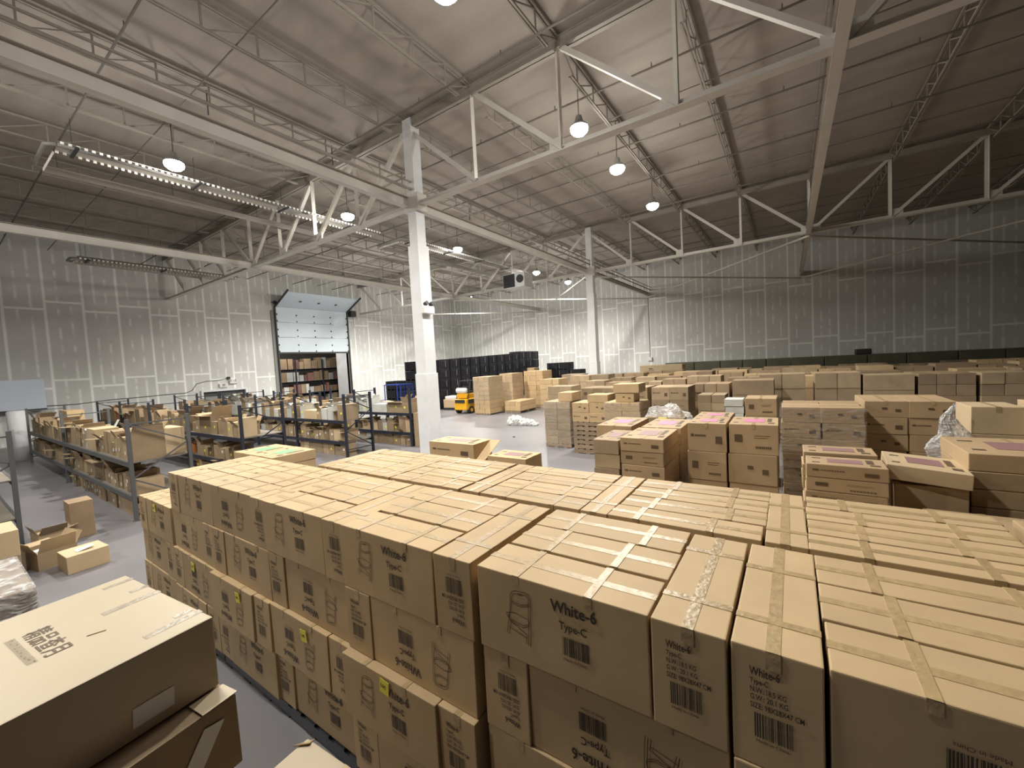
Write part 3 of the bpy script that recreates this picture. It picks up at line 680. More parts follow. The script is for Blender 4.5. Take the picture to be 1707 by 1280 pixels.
o = MB().slab((0, 0.42, 0.08), (0, 0.50, 0.06), (0, 0.63, 0.26), (0, 0.55, 0.275), 0.002).build('tape_patch', M['paper'], sb); o.location = (0.517, 0, 0)
cfl = MB().slab((0.40, 0.55, 0.335), (0.517, 0.55, 0.335), (0.517, 0.692, 0.338), (0.40, 0.69, 0.335), 0.003).build('torn_corner_flap', M['cream'], sb)
for k in (2, 3, 4):
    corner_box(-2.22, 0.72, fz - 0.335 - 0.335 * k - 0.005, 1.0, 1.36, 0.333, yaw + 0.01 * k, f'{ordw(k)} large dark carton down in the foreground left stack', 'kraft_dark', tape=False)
for k in range(2):
    o = place('pallet', pallet_mesh(1.05, 1.4, M['wood'], 'wood'), (-2.68, 0.0, 0.138 * k), yaw); tag(o, f'wooden pallet under the foreground left carton stack, {("lower", "upper")[k]}', 'pallet')
fs = corner_box(-1.32, 0.955, 1.40 - 0.40, 0.58, 0.62, 0.40, 0.06, 'pale carton with a crushed taped corner at the bottom edge of the picture', 'cream', tape=True)
cr = MB().slab((-0.30, 0.25, 0.402), (-0.24, 0.29, 0.408), (-0.26, 0.33, 0.385), (-0.305, 0.31, 0.37), 0.004).build('crushed_corner', M['tape'], fs)
for k in range(2):
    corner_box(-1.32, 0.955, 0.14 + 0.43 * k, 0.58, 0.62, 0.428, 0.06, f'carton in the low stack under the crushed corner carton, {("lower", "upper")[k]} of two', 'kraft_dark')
o = place('pallet', pallet_mesh(0.6, 0.64, M['wood'], 'wood'), (-1.6, 0.64, 0), 0.06); tag(o, 'small wooden pallet under the pale crushed corner carton stack', 'pallet')

# ------------------------------------------------------------------ shelving racks on the left
def upright(mt, depth, h=2.31):
    k = ('upright', mt.name, round(depth, 2))
    if k not in CACHE:
        b = MB()
        for y in (0, depth):
            b.box(-0.045, 0.045, y - 0.035, y + 0.035, 0, h)
            b.box(-0.07, 0.07, y - 0.06, y + 0.06, 0, 0.01)
        zs = [0.25, 0.95, 1.65, 2.2]
        for i in range(3): b.bar((0, 0 if i % 2 else depth, zs[i]), (0, depth if i % 2 else 0, zs[i + 1]), 0.03)
        b.bar((0, 0, 2.2), (0, depth, 2.2), 0.03).bar((0, 0, 0.25), (0, depth, 0.25), 0.03)
        CACHE[k] = b.mesh('upright_frame', mt)
    return CACHE[k]
BAY = 2.74
def rack(x_end, y0, depth, bays, mt, label, levels=(0.55, 1.33), BAY=2.74):
    t = empty('storage_rack', (x_end, y0, 0)); tag(t, label, 'rack')
    bm_ = MB().box(-BAY + 0.05, -0.05, -0.03, 0.02, -0.11, 0.0).mesh('beam', mt)
    dk_ = MB().box(-BAY + 0.05, -0.05, 0.02, depth - 0.02, -0.03, 0.0).mesh('shelf_deck', M['deck'])
    for k in range(bays + 1): place('upright_frame', upright(mt, depth), (-BAY * k, 0, 0), 0, t)
    for k in range(bays):
        for z in levels:
            place('shelf_deck', dk_, (-BAY * k, 0, z), 0, t)
            place('beam', bm_, (-BAY * k, 0, z), 0, t); place('beam', bm_, (-BAY * k, depth, z), 0, t)
    return t
RACKS = [(-12.73, -0.1, 1.1, 2, 'rack_grey', 'nearest', 3.6), (-12.3, 2.64, 1.1, 2, 'rack_grey', 'second', 7.2), (-13.3, 5.32, 1.2, 4, 'rack_dark', 'third', 4.1),
         (-13.4, 8.75, 1.12, 5, 'rack_dark', 'fourth', 3.4), (-12.5, 11.05, 1.1, 5, 'rack_dark', 'farthest', 3.6)]
for x, y, dp, n, mt, word, bay_w in RACKS:
    rack(x, y, dp, n, M[mt], f'{"grey" if mt == "rack_grey" else "dark"} steel storage rack full of small cartons, {word} of the five rows on the left', BAY=bay_w)

def open_box(sx, sy, sz, mt, v):
    k = ('open', round(sx, 2), round(sy, 2), round(sz, 2), mt.name, v)
    if k not in CACHE:
        rr = random.Random(v * 31 + 5); b = MB(); t = 0.006
        b.box(-sx / 2, sx / 2, -sy / 2, sy / 2, 0, t)
        for s in (-1, 1):
            b.box(s * sx / 2 - t / 2, s * sx / 2 + t / 2, -sy / 2, sy / 2, 0, sz); b.box(-sx / 2, sx / 2, s * sy / 2 - t / 2, s * sy / 2 + t / 2, 0, sz)
        CACHE[k] = b.mesh('open_carton', mt)
        f = MB()
        for s, ax in ((-1, 'x'), (1, 'x'), (-1, 'y'), (1, 'y')):
            a = rr.uniform(-0.5, 1.2); L_ = (sy if ax == 'y' else sx) * 0.42
            if ax == 'x':
                e = s * sx / 2; p = e + s * L_ * math.cos(a); z = sz + L_ * math.sin(a)
                f.slab((e, -sy / 2 + 0.01, sz), (p, -sy / 2 + 0.03, z), (p, sy / 2 - 0.03, z), (e, sy / 2 - 0.01, sz), t)
            else:
                e = s * sy / 2; p = e + s * L_ * math.cos(a); z = sz + L_ * math.sin(a)
                f.slab((-sx / 2 + 0.01, e, sz), (-sx / 2 + 0.03, p, z), (sx / 2 - 0.03, p, z), (sx / 2 - 0.01, e, sz), t)
        CACHE[k + ('f',)] = f.mesh('flap', mt)
        c = MB()
        for _ in range(5):
            u, w_ = rr.uniform(-sx * .32, sx * .32), rr.uniform(-sy * .32, sy * .32); q = rr.uniform(0.05, 0.09)
            c.box(u - q, u + q, w_ - q * .8, w_ + q * .8, 0.01, sz * rr.uniform(0.6, 1.02), Matrix.Rotation(rr.uniform(-.2, .2), 4, 'Z'))
        CACHE[k + ('c',)] = c.mesh('contents', M[('white_box', 'paper', 'kraft_mix')[v % 3]])
    return CACHE[k], CACHE[k + ('f',)], CACHE[k + ('c',)]
STICK = {c: MB().box(-0.05, 0.05, -0.002, 0, -0.04, 0.04).mesh('paper_label', M[c]) for c in ('note', 'paper')}
SHELF = {0: 'floor', 1: 'lower shelf', 2: 'upper shelf'}
count_shelf = 0
for ri, (x, y, dp, n, mt, word, BAY) in enumerate(RACKS):
    rr = random.Random(100 + ri)
    for lv, z in ((2, 1.332), (1, 0.552), (0, 0.0)):
        bays = n
        if lv == 0: bays = 1 if ri != 0 else 2
        k = 0
        for bay in range(bays):
            px = x - BAY * bay - 0.09
            end = x - BAY * (bay + 1) + 0.09
            while px - end > 0.3:
                far = px < x - 8.5
                sx = rr.uniform(0.27, 0.46) if not far else rr.uniform(0.45, 0.7)
                if rr.random() < 0.12: sx = min(0.95, px - end - 0.01)
                sx = min(sx, px - end - 0.005)
                if sx < 0.22 or k >= 34: break
                sy = rr.uniform(0.38, 0.62); sz = rr.uniform(0.30, 0.52) if lv < 2 else rr.uniform(0.30, 0.66)
                sx_, sy_, sz_ = round(sx * 10) / 10, round(sy * 10) / 10, round(sz * 12) / 12
                sx_ = min(sx_, sx) if sx_ > sx else sx_
                cx, cy = px - sx / 2, y + 0.05 + sy_ / 2 + rr.uniform(0, 0.04)
                yw = rr.uniform(-0.05, 0.05) if sx_ < sx - 0.03 else 0
                mk = rr.choice(['kraft_mix'] * 6 + ['kraft_pale', 'kraft_dark', 'white_box']) if ri != 2 or rr.random() > 0.04 else 'orange'
                if ri < 3 and mk == 'white_box' and sx > 0.3: mk = 'kraft_mix'
                if ri >= 3 and lv == 2 and rr.random() < .35: mk = 'white_box'
                colw = {'kraft_mix': 'brown', 'kraft_pale': 'pale brown', 'kraft_dark': 'dark brown', 'white_box': 'whitish', 'orange': 'orange'}[mk]
                k += 1
                pos = f'{ordw(min(k - 1, 34))} from aisle end, {SHELF[lv]} of the {word} rack'
                if lv == 0: pos = f'on the floor under the {word} rack, {ordw(k - 1)} from the aisle'
                if rr.random() < 0.5:
                    v = rr.randrange(4); a, f_, c_ = open_box(sx_ - 0.02, sy_, sz_, M[mk], v)
                    o = place('open_carton', a, (cx, cy, z), yw); place('flap', f_, (0, 0, 0), 0, o); place('contents', c_, (0, 0, 0), 0, o)
                    tag(o, f'open {colw} carton, {pos}', 'carton')
                else:
                    o = place('small_carton', carton_body(sx_ - 0.02, sy_, sz_, M[mk], rr.randrange(2), 0.004, 0.006), (cx, cy, z), yw)
                    tag(o, f'closed {colw} carton, {pos}', 'carton')
                if px > x - 8 and rr.random() < 0.6:
                    s = place('paper_label', STICK['note' if (ri >= 2 and rr.random() < .6) else 'paper'], (rr.uniform(-0.08, 0.08), -sy_ / 2 - 0.008, sz_ * rr.uniform(0.3, 0.6)), 0, o)
                count_shelf += 1
                px -= sx
# big light carton on the near end of the second rack
def fixed(name, x0, x1, y0, y1, z0, z1, material, label, cat='carton', tape=False, yaw=0.0):
    return simple_carton((x0 + x1) / 2, (y0 + y1) / 2, z0, x1 - x0, y1 - y0, z1 - z0, yaw, label, material, name, tape, cat=cat)
fixed('carton', -13.4, -12.45, 3.27, 3.72, 1.335, 1.98, 'kraft_pale', 'large pale carton standing at the back of the second rack near its end')
fixed('carton', -17.6, -15.6, 3.3, 3.72, 1.335, 1.72, 'kraft_pale', 'very long low pale carton at the back of the second rack')
fixed('carton', -24.3, -22.9, 3.25, 3.72, 1.335, 2.2, 'kraft', 'tall tan carton stack high at the far part of the second rack')
fixed('carton', -12.4, -11.95, 11.1, 12.1, 0.0, 1.35, 'kraft_mix', 'tall plain brown carton standing at the end of the farthest rack')

# floor between the racks and the camera, left edge
o = fixed('carton', -10.45, -9.92, 1.2, 1.72, 0.0, 0.3, 'kraft_pale', 'closed pale carton lying on the floor between rack and big pile', yaw=0.08)
MB().slab((-0.05, -0.1, 0.302), (0.13, -0.1, 0.302), (0.14, 0.1, 0.34), (-0.03, 0.12, 0.33), 0.006).build('loose_tape_flap', M['paper'], o)
a, f_, c_ = open_box(0.6, 0.5, 0.3, M['kraft_mix'], 1)
o = place('open_carton', a, (-10.95, 1.15, 0), 0.25); place('flap', f_, (0, 0, 0), 0, o); place('contents', c_, (0, 0, 0), 0, o)
tag(o, 'open flapped carton on the floor left of the closed pale one', 'carton')
wl = fixed('wrapped_bundle', -8.7, -7.15, 0.0, 0.62, 0.0, 0.84, 'kraft_dark', 'low carton load in shiny stretch film at the left edge', 'bundle')
MB().box(-0.80, 0.80, -0.33, 0.33, 0.25, 0.87).build('stretch_film', M['film_white'], wl, bevel=0.05)
fixed('carton', -8.9, -7.9, -0.75, -0.1, 0.0, 0.7, 'kraft_pale', 'pale carton low at the left edge beneath the shiny wrapped load')
fixed('carton', -11.0, -10.15, 0.2, 0.78, 0.0, 0.48, 'kraft_dark', 'dark carton under the pale one, before the end of the nearest rack')
o = fixed('carton', -10.95, -10.15, 0.2, 0.78, 0.485, 0.9, 'kraft_pale', 'pale carton with a paper label atop a dark one, left edge')
place('paper_label', MB().box(-0.16, 0.16, -0.003, 0, -0.07, 0.07).mesh('paper_label', M['paper']), (0.1, -0.297, 0.22), 0, o)
a, f_, c_ = open_box(0.5, 0.4, 0.3, M['kraft_mix'], 2)
o = place('open_carton', a, (-12.2, 1.32, 0), 0.1); place('flap', f_, (0, 0, 0), 0, o); place('contents', c_, (0, 0, 0), 0, o); tag(o, 'open brown carton on the floor at the foot of the nearest rack post', 'carton')
fixed('carton', -12.6, -12.1, 1.6, 1.95, 0.0, 0.75, 'kraft_dark', 'dark upright carton standing on the floor behind the nearest rack post')
wr = MB().tube([(0, 0, 0), (0, 0, 2.15), (0, 0, 2.2)], [0.28, 0.3, 0.24], 20).build('wrapped_roll', M['column'], smooth=True, loc=(-28.3, 2.5, 0)); tag(wr, 'tall white roll standing on end beyond the second rack at the far left', 'roll')

# ------------------------------------------------------------------ piles on the right
M_PR = {}
def side_print(sx, sy, sz, v):
    k = ('sp', round(sx, 2), round(sz, 2), v)
    if k not in CACHE:
        rr = random.Random(v); b = MB()
        if v % 3 == 0:
            rect(b, -sx * .42, sz * .02, -sx * .34, sz * .12)
            for q in range(9): rect(b, -sx * .31 + q * sx * .033, sz * .03, -sx * .31 + q * sx * .033 + sx * .022, sz * .10)
            rect(b, sx * .22, -sz * .2, sx * .38, sz * .05)
        elif v % 3 == 1:
            rect(b, -sx * .38, -sz * .1, -sx * .22, sz * .15)
            for q in range(8): rect(b, sx * .05 + q * sx * .04, -sz * .3, sx * .05 + q * sx * .04 + sx * .028, -sz * .22)
            rect(b, sx * .02, sz * .12, sx * .34, sz * .135); rect(b, sx * .02, sz * .05, sx * .30, sz * .065)
        else:
            rect(b, -sx * .1, 0, sx * .02, sz * .12); rect(b, sx * .2, -sz * .15, sx * .32, sz * .02)
        CACHE[k] = flat_mesh(b, 'printing', M['print_brown'])
    return CACHE[k]
def top_label(o, sx, sy, sz, mt):
    b = MB().box(-sx * 0.22, sx * 0.22, -sy * 0.2, sy * 0.22, sz + 0.001, sz + 0.003); b.build('top_label', M[mt], o)
    p = MB().box(-sx * .42, -sx * .32, -sy * .3, -sy * .24, sz + 0.001, sz + 0.003).box(-sx * .42, -sx * .3, sy * .2, sy * .25, sz + .001, sz + .003).box(sx * .27, sx * .36, -sy * .1, sy * .3, sz + 0.001, sz + 0.003).box(sx * .3, sx * .42, -sy * .33, -sy * .2, sz + 0.001, sz + 0.003)
    p.build('printing', M['print_brown'], o)
def stack(x0, x1, y0, depth, top, th, tiers, where, cols=1, rows=1, mt='kraft_mid', label_top=None, pv=None, wood=True, film=False, tape=True, gapx=0.008, descr='brown', minz=0.0, yaw=0):
    """a pile of cartons; every carton on its own. top = height of its upper face above the floor"""
    sx = (x1 - x0) / cols - gapx; sy = depth / rows - gapx
    ph = 0.13
    n = 0
    zs = []
    z = top
    for k in range(tiers):
        z -= th; zs.append(z)
    while zs[-1] - th > ph * 0.6 and len(zs) < 12 and not minz:
        zs.append(zs[-1] - th)
    base = zs[-1]
    if not minz and base > 0.03:
        o = place('pallet', pallet_mesh(x1 - x0, depth, M['wood'], 'wood', round(base, 2)), ((x0 + x1) / 2, y0 + depth / 2, 0)); tag(o, f'pallet beneath the {where}', 'pallet')
    made = []
    for k, z in enumerate(zs):
        for c in range(cols):
            for rw in range(rows):
                x = x0 + (c + 0.5) * (x1 - x0) / cols; y = y0 + (rw + 0.5) * depth / rows
                cpos = '' if cols == 1 else ', ' + (('left', 'right') if cols == 2 else ('left', 'middle', 'right') if cols == 3 else [ordw(i) + ' from left' for i in range(cols)])[c]
                rpos = '' if rows == 1 else ', ' + (('front', 'rear') if rows == 2 else [ordw(i) + ' from front' for i in range(rows)])[rw]
                kp = 'top' if k == 0 else ordw(k) + ' down'
                o = simple_carton(x + rnd.uniform(-0.012, 0.012), y + (rnd.uniform(-0.012, 0.012)), z + 0.001, sx, sy, th - 0.004, rnd.uniform(-0.01, 0.01) + yaw,
                                  f'{descr} carton, {kp}{cpos}{rpos} of the {where}', mt, tape=tape and k == 0, cat='carton', jit=0.004)
                made.append(o)
                if pv is not None and rw == 0:
                    place('printing', side_print(sx, sy, th, pv + k % 2), (0, -sy / 2 - 0.006, th / 2), 0, o)
                if label_top and k == 0: top_label(o, sx, sy, th - 0.004, label_top)
    if film:
        f = MB().box(x0 - 0.02, x1 + 0.02, y0 - 0.02, y0 + depth + 0.02, max(0.05, film if film is not True else 0.05), top - 0.02)
        tag(f.build('stretch_film', M['film'], bevel=0.03), f'clear stretch film wrapped round the {where}', 'film')
    return made
R_ = 3.1
# cartons near the big pile, matching what stands behind it
stack(-10.1, -8.42, 3.85, 0.9, 1.5, 0.2, 3, 'low green labelled stack at left', cols=2, label_top='green', descr='flat tan', mt='kraft')
cfoot = stack(-6.55, -5.3, 6.28, 0.62, 1.50, 0.36, 1, 'stack at the foot of the near column', descr='wide tan', mt='kraft', label_top='mauve', pv=0)
MB().slab((0.63, -0.29, 0.01), (0.86, -0.24, 0.05), (0.90, 0.26, 0.36), (0.63, 0.26, 0.35), 0.006).build('end_flap', M['kraft'], cfoot[0])
stack(-5.0, -4.1, 6.3, 0.6, 1.30, 0.33, 1, 'low stack beside the column-foot carton', descr='tan', mt='kraft', label_top='mauve')
# pink labelled group
stack(-2.78, -2.33, 6.42, 1.0, R_ - 1.36, 0.24, 2, 'small stack by the pink labels', label_top='mauve', mt='kraft_mix', descr='greenish tan')
stack(-2.31, -1.62, 6.42, 1.02, R_ - 1.30, 0.22, 5, 'front pink labelled stack', rows=1, label_top='mauve', mt='kraft_mid', pv=0, descr='brown')
stack(-2.30, -1.60, 7.50, 1.1, R_ - 1.30, 0.3, 4, 'pale topped stack', label_top='pink', descr='brown')
stack(-3.15, -2.45, 7.50, 1.15, R_ - 1.30, 0.3, 4, 'leftmost pink labelled stack', label_top='pink', descr='brown')
stack(-1.37, -0.81, 6.9, 1.36, R_ - 1.10, 0.45, 4, 'left big pink labelled stack', rows=2, label_top='pink', pv=0, descr='big brown')
stack(-0.79, -0.15, 6.93, 0.82, R_ - 1.10, 0.45, 4, 'right big pink labelled stack', label_top='pink', pv=1, descr='big brown')
stack(-0.13, 0.97, 8.3, 1.1, R_ - 1.00, 0.26, 6, 'dark wrapped double stack', cols=2, rows=2, label_top=None, descr='dark brown', film=True, pv=2)
stack(1.06, 2.22, 9.35, 1.2, R_ - 1.00, 0.285, 6, 'shaded double stack', cols=2, descr='shaded brown', pv=2)
stack(0.12, 0.77, 5.14, 0.4, R_ - 1.20, 0.14, 3, 'thin two-box stack just past the big pile', label_top='mauve', descr='flat dark', pv=0, tape=False, yaw=-0.02)
stack(0.11, 0.75, 5.57, 0.42, R_ - 1.17, 0.14, 3, 'flat stack right behind the thin two-box stack', label_top='mauve', descr='flat dark', tape=False)
stack(0.85, 1.38, 5.5, 0.66, R_ - 1.42, 0.30, 3, 'stack supporting the tilted carton', descr='dark')
tc = simple_carton(1.115, 5.78, R_ - 1.395, 0.6, 0.66, 0.15, -0.03, 'flat pale topped carton tilted on the stack behind the right part of the pile', 'kraft_pale', tape=False); tc.rotation_euler = (0.0, 0.075, -0.08)
top_label(tc, 0.6, 0.66, 0.15, 'mauve')
stack(1.42, 2.35, 5.62, 0.95, R_ - 1.10, 0.17, 5, 'mauve labelled stack at the right edge', label_top='mauve', descr='flat dark')
tallr = stack(1.97, 2.45, 7.8, 0.62, R_ - 0.90, 0.36, 4, 'tall pale sided stack near the right edge', descr='pale sided', mt='kraft_pale')
stack(2.55, 3.6, 7.6, 0.8, R_ - 0.86, 0.4, 4, 'rightmost tall stack at the picture edge', descr='pale', mt='kraft_pale')
stack(1.0, 2.5, 4.0, 1.2, 1.55, 0.4, 2, 'low dark wrapped stack at the right edge', cols=2, descr='wrapped dark', film=True)
# wrapped pallets round the aisle
stack(-7.4, -6.38, 12.85, 1.05, R_ - 1.46, 0.25, 6, 'shiny wrapped pallet by the grey aisle', cols=2, rows=2, descr='brown', film=True, mt='kraft_mix', tape=False)
stack(-6.85, -6.3, 12.95, 0.8, R_ - 1.14, 0.31, 1, 'shiny wrapped aisle pallet load', descr='tan', minz=1, mt='kraft', tape=False)
for k in range(7):
    o = place('pallet', pallet_mesh(1.15, 1.0, M['wood'], 'wood', 0.148), (-5.4, 12.75, 0.151 * k), rnd.uniform(-0.03, 0.03)); tag(o, f'old grey wooden pallet, {ordw(k)} from the bottom of the pallet stack', 'pallet', 'stack of wooden pallets by the aisle')
stack(-6.0, -4.8, 12.25, 1.0, R_ - 1.42, 0.315, 2, 'lower load on wooden pallets', cols=2, descr='tan', minz=1, mt='kraft', pv=2)
stack(-5.45, -4.75, 12.3, 0.7, R_ - 1.16, 0.25, 1, 'load on stacked wooden pallets', descr='tan', minz=1, mt='kraft', tape=False)
stack(-4.62, -3.55, 11.6, 1.0, R_ - 1.33, 0.25, 6, 'stack right of the wooden pallets', cols=2, descr='tan', mt='kraft', film=1.1)
stack(-4.3, -3.75, 11.75, 0.6, R_ - 1.06, 0.265, 1, 'smaller box standing on the middle stack', descr='tan', minz=1, mt='kraft', pv=2, tape=False)
stack(-4.35, -3.58, 11.7, 0.7, R_ - 0.79, 0.262, 1, 'wider box at the very top of the middle stack', descr='tan', minz=1, mt='kraft', tape=False)
stack(-3.9, -2.72, 14.1, 1.2, R_ - 1.08, 0.44, 3, 'big pile with dark marks', cols=2, descr='large brown', mt='kraft_mix', pv=0)
stack(-6.6, -4.1, 14.35, 1.2, R_ - 1.10, 0.44, 3, 'long pile behind the aisle pallets', cols=3, descr='large tan', mt='kraft_mix', pv=1)
stack(-2.0, -1.36, 11.6, 0.7, R_ - 1.10, 0.21, 2, 'green tinted double stack', cols=2, descr='small greenish', mt='kraft_mix', tape=False)
stack(-0.86, -0.24, 10.7, 0.85, R_ - 1.10, 0.40, 3, 'single wide stack before the long row', descr='brown', pv=1)
wm = empty('wrapped_mound', (-2.75, 11.5, 0)); tag(wm, 'crinkled clear film mound over goods left of the green tinted boxes', 'wrapped goods')
me = MB()
rr = random.Random(12); bmx = bmesh.new(); bmesh.ops.create_icosphere(bmx, subdivisions=4, radius=1.0)
for v in bmx.verts:
    n_ = 1 + 0.10 * math.sin(9 * v.co.x + 4 * v.co.y) * math.sin(7 * v.co.z + 2) + rr.uniform(-0.03, 0.03); v.co *= n_; v.co.x *= 0.8; v.co.y *= 0.55; v.co.z = max(0.0, v.co.z + 0.9) * 0.92
mm = bpy.data.meshes.new('film_cover'); bmx.to_mesh(mm); bmx.free(); mm.materials.append(M['film_white']); place('film_cover', mm, (0, 0, 0), 0, wm)
MB().box(-0.5, 0.5, -0.45, 0.45, 0, 1.45).build('goods', M['kraft_dark'], wm, bevel=0.02)
MB().box(-0.1, 0.1, -0.62, -0.56, 1.35, 1.47).build('sticker', M['note'], wm)
ws = stack(-1.3, -0.9, 10.9, 0.5, R_ - 1.14, 0.17, 2, 'pale film covered pieces between two stacks', descr='whitish', mt='white_box', tape=False)
# thin crumpled film hanging by the tall right stack
bmx = bmesh.new(); bmesh.ops.create_icosphere(bmx, subdivisions=4, radius=1.0)
for v in bmx.verts:
    zz = v.co.z; wv = 0.16 * (1.15 - zz) ; v.co.x = v.co.x * wv + 0.03 * math.sin(8 * zz) + rr.uniform(-.012, .012); v.co.y = v.co.y * wv * 0.6 + rr.uniform(-.012, .012); v.co.z = 1.35 + zz * 0.5 + rr.uniform(-.01, .01)
mm = bpy.data.meshes.new('hanging_film'); bmx.to_mesh(mm); bmx.free(); mm.materials.append(M['film_white'])
hf = place('bunched_film', mm, (-0.47, -0.5, -1.42), 0, tallr[0]); hf['label'] = 'bunched shiny clear film'

# long rows beyond, wrapped pallet loads: each moves as one
def load(x, y, w, dp, top, cols, rows_, name_where, mt='kraft_mix', filmed=True, v=0):
    th = 0.44 if cols < 3 else 0.3
    key = ('load', round(w, 1), round(dp, 1), round(top, 1), cols, mt, v)
    tiers = max(1, int((top - 0.13) / th))
    if key not in CACHE:
        rr = random.Random(v * 3 + cols); meshes = []
        h = (top - 0.13) / tiers
        for k in range(tiers):
            for c in range(cols):
                sx = w / cols; j = rr.uniform(-0.015, 0.015)
                b = MB().box(-w / 2 + c * sx + 0.006, -w / 2 + (c + 1) * sx - 0.006, -dp / 2 + j, dp / 2 + j, 0.13 + k * h + 0.002, 0.13 + (k + 1) * h - 0.004)
                meshes.append((k, b.mesh('carton_block', M[mt], 0.008)))
        CACHE[key] = meshes
    t = empty('pallet_load', (x, y, 0), rnd.uniform(-0.015, 0.015)); tag(t, name_where, 'pallet load', 'pallet loads filling the far right of the hall')
    for k, me in CACHE[key]:
        if k >= tiers - 2 or y < 17: place('carton', me, (0, 0, 0), 0, t)
    if y >= 17 and tiers > 2: 
        kk = ('lowload', round(w, 1), round(dp, 1), tiers, mt, round(top, 1))
        if kk not in CACHE: CACHE[kk] = MB().box(-w / 2, w / 2, -dp / 2, dp / 2, 0.13, 0.13 + (tiers - 2) * (top - 0.13) / tiers - 0.004).mesh('lower_cartons', M[mt], 0.01)
        place('lower_cartons', CACHE[kk], (0, 0, 0), 0, t)
    place('pallet', pallet_mesh(w, dp, M['wood'], 'wood', 0.13), (0, 0, 0), 0, t)
    return t
rr = random.Random(33)
rows = [(16.2, -2.9, -0.4, -1.08, 'first'), (17.6, -0.9, 6.5, -0.98, 'first'), (19.6, -8.5, 12.6, -1.12, 'second'), (22.0, -9.2, 12.6, -1.05, 'third'), (24.8, -9.4, 12.6, -1.0, 'fourth'), (27.6, -9.4, 12.6, -1.0, 'fifth'),
        (30.4, -9.4, 12.6, -0.95, 'sixth'), (33.2, -9.0, 12.6, -0.98, 'seventh'), (36.0, -9.0, 12.6, -0.95, 'eighth')]
for ri, (y, xa, xb, zt, word) in enumerate(rows):
    if y > 29: zt = -1.38
    if 24 < y < 29: zt = -1.08
    x = xa; k = 0
    while x < xb:
        w = rr.choice((1.0, 1.2, 1.2, 1.35)); dz = rr.choice((0, 0, 0.06, -0.1, 0.12)); gapw = rr.choice((0.04, 0.05, 0.08, 0.25))
        xc = x + w / 2
        if xc + w / 2 > xb: break
        if word == 'seventh' and abs(xc + 8.3) < 2.4: x += w; continue
        mt = rr.choice(('kraft_mix', 'kraft_mix', 'kraft', 'kraft_dark', 'kraft_dark'))
        side = 'right' if xc > 0.5 else 'left'
        t = load(xc, y + rr.uniform(-0.1, 0.1), w, 1.05, round((R_ + zt + dz) * 10) / 10, rr.choice((1, 1, 2, 2, 3)), 1,
             f'pallet load of brown cartons, {word} distant row, {ordw(k)} from the left end' + (' part' if ri == 1 else ' section' if ri == 0 else ''), mt, v=rr.randrange(2))
        x += w + gapw; k += 1
# cream crate-like load standing high in front of the back wall, and the row along it with its shade painted dark olive
h2 = empty('pallet_load', (-8.3, 33.4, 0)); tag(h2, 'pale boxed load raised highest in front of the lit back wall', 'pallet load')
MB().box(-1.6, 1.6, -0.6, 0.6, 1.3, 2.33).build('crate', M['kraft_pale'], h2, bevel=0.02); MB().box(-1.55, 1.55, -0.55, 0.55, 0.13, 1.25).build('lower_crate', M['kraft_dark'], h2)
MB().box(-1.55, 1.55, -0.55, 0.55, 1.25, 1.3).build('board', M['dark'], h2)
for q_ in ((-0.9, 0.1, -0.5, 0.22), (-0.9, 0.28, -0.6, 0.34), (0.4, -0.2, 0.7, 0.05)):
    g = MB(); rect(g, *q_); local_art(h2, g, 'printed_mark', 'print', (0, -0.605, 1.75), (0, 0, 0))
place('pallet', pallet_mesh(3.1, 1.1, M['wood'], 'wood', 0.13), (0, 0, 0), 0, h2)
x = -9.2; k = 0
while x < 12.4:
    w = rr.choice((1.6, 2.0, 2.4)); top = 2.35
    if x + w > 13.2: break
    t = empty('shaded_load', (x + w / 2, 38.6, 0)); tag(t, f'low load along the back wall painted dark as shade, {ordw(k)} from the left', 'covered load', 'shade-painted loads along the back wall')
    MB().box(-w / 2, w / 2, -0.6, 0.6, 0.13, top).build('shaded_cover', M['olive_shade'], t, bevel=0.05); MB().box(-w / 2, w / 2, -0.55, 0.55, 0, 0.13).build('base', M['wood'], t)
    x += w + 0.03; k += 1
tag(MB().box(-0.45, 0.45, -0.3, 0.3, 0, 0.4).build('dark_box', M['dark'], bevel=0.08, loc=(4.4, 38.5, 2.355)), 'small dark box sitting on the shade-painted row at the back wall', 'box')

# kraft stacks around the forklift
stack(-16.42, -15.2, 19.75, 1.5, R_ - 0.74, 0.285, 8, 'tall stack right beside the yellow forklift', cols=3, rows=1, mt='kraft', descr='tan', tape=False, film=0.9)
stack(-15.9, -14.9, 21.9, 1.3, R_ - 0.66, 0.3, 8, 'tall stack behind the forklift one', cols=2, mt='kraft', descr='tan', tape=False, film=0.6)
stack(-14.85, -13.7, 20.85, 1.9, R_ - 2.36, 0.3, 2, 'low two layer stack on the aisle edge', cols=3, rows=2, mt='kraft', descr='tan', tape=False)
stack(-15.1, -13.6, 23.6, 1.3, R_ - 0.6, 0.33, 7, 'wide tall stack in the middle distance', cols=3, mt='kraft', descr='tan', tape=False)
stack(-13.5, -12.1, 23.0, 1.3, R_ - 1.15, 0.33, 5, 'shorter stack right of the wide tall one', cols=3, mt='kraft', descr='tan', tape=False)
stack(-13.2, -11.8, 25.6, 1.3, R_ - 1.0, 0.4, 5, 'stack left of the second column', cols=2, mt='kraft_mix', descr='brown', tape=False, film=0.8)
stack(-11.5, -10.2, 23.4, 1.2, R_ - 1.0, 0.4, 4, 'stack before the second column', cols=2, mt='kraft_mix', descr='brown', tape=False)
stack(-9.9, -8.6, 17.6, 1.1, R_ - 1.25, 0.4, 4, 'stack at the aisle corner', cols=2, mt='kraft_mix', descr='brown', tape=False)
stack(-15.6, -15.0, 24.9, 0.6, R_ - 0.4, 0.3, 8, 'narrow highest stack', mt='kraft_mix', descr='brown', tape=False)

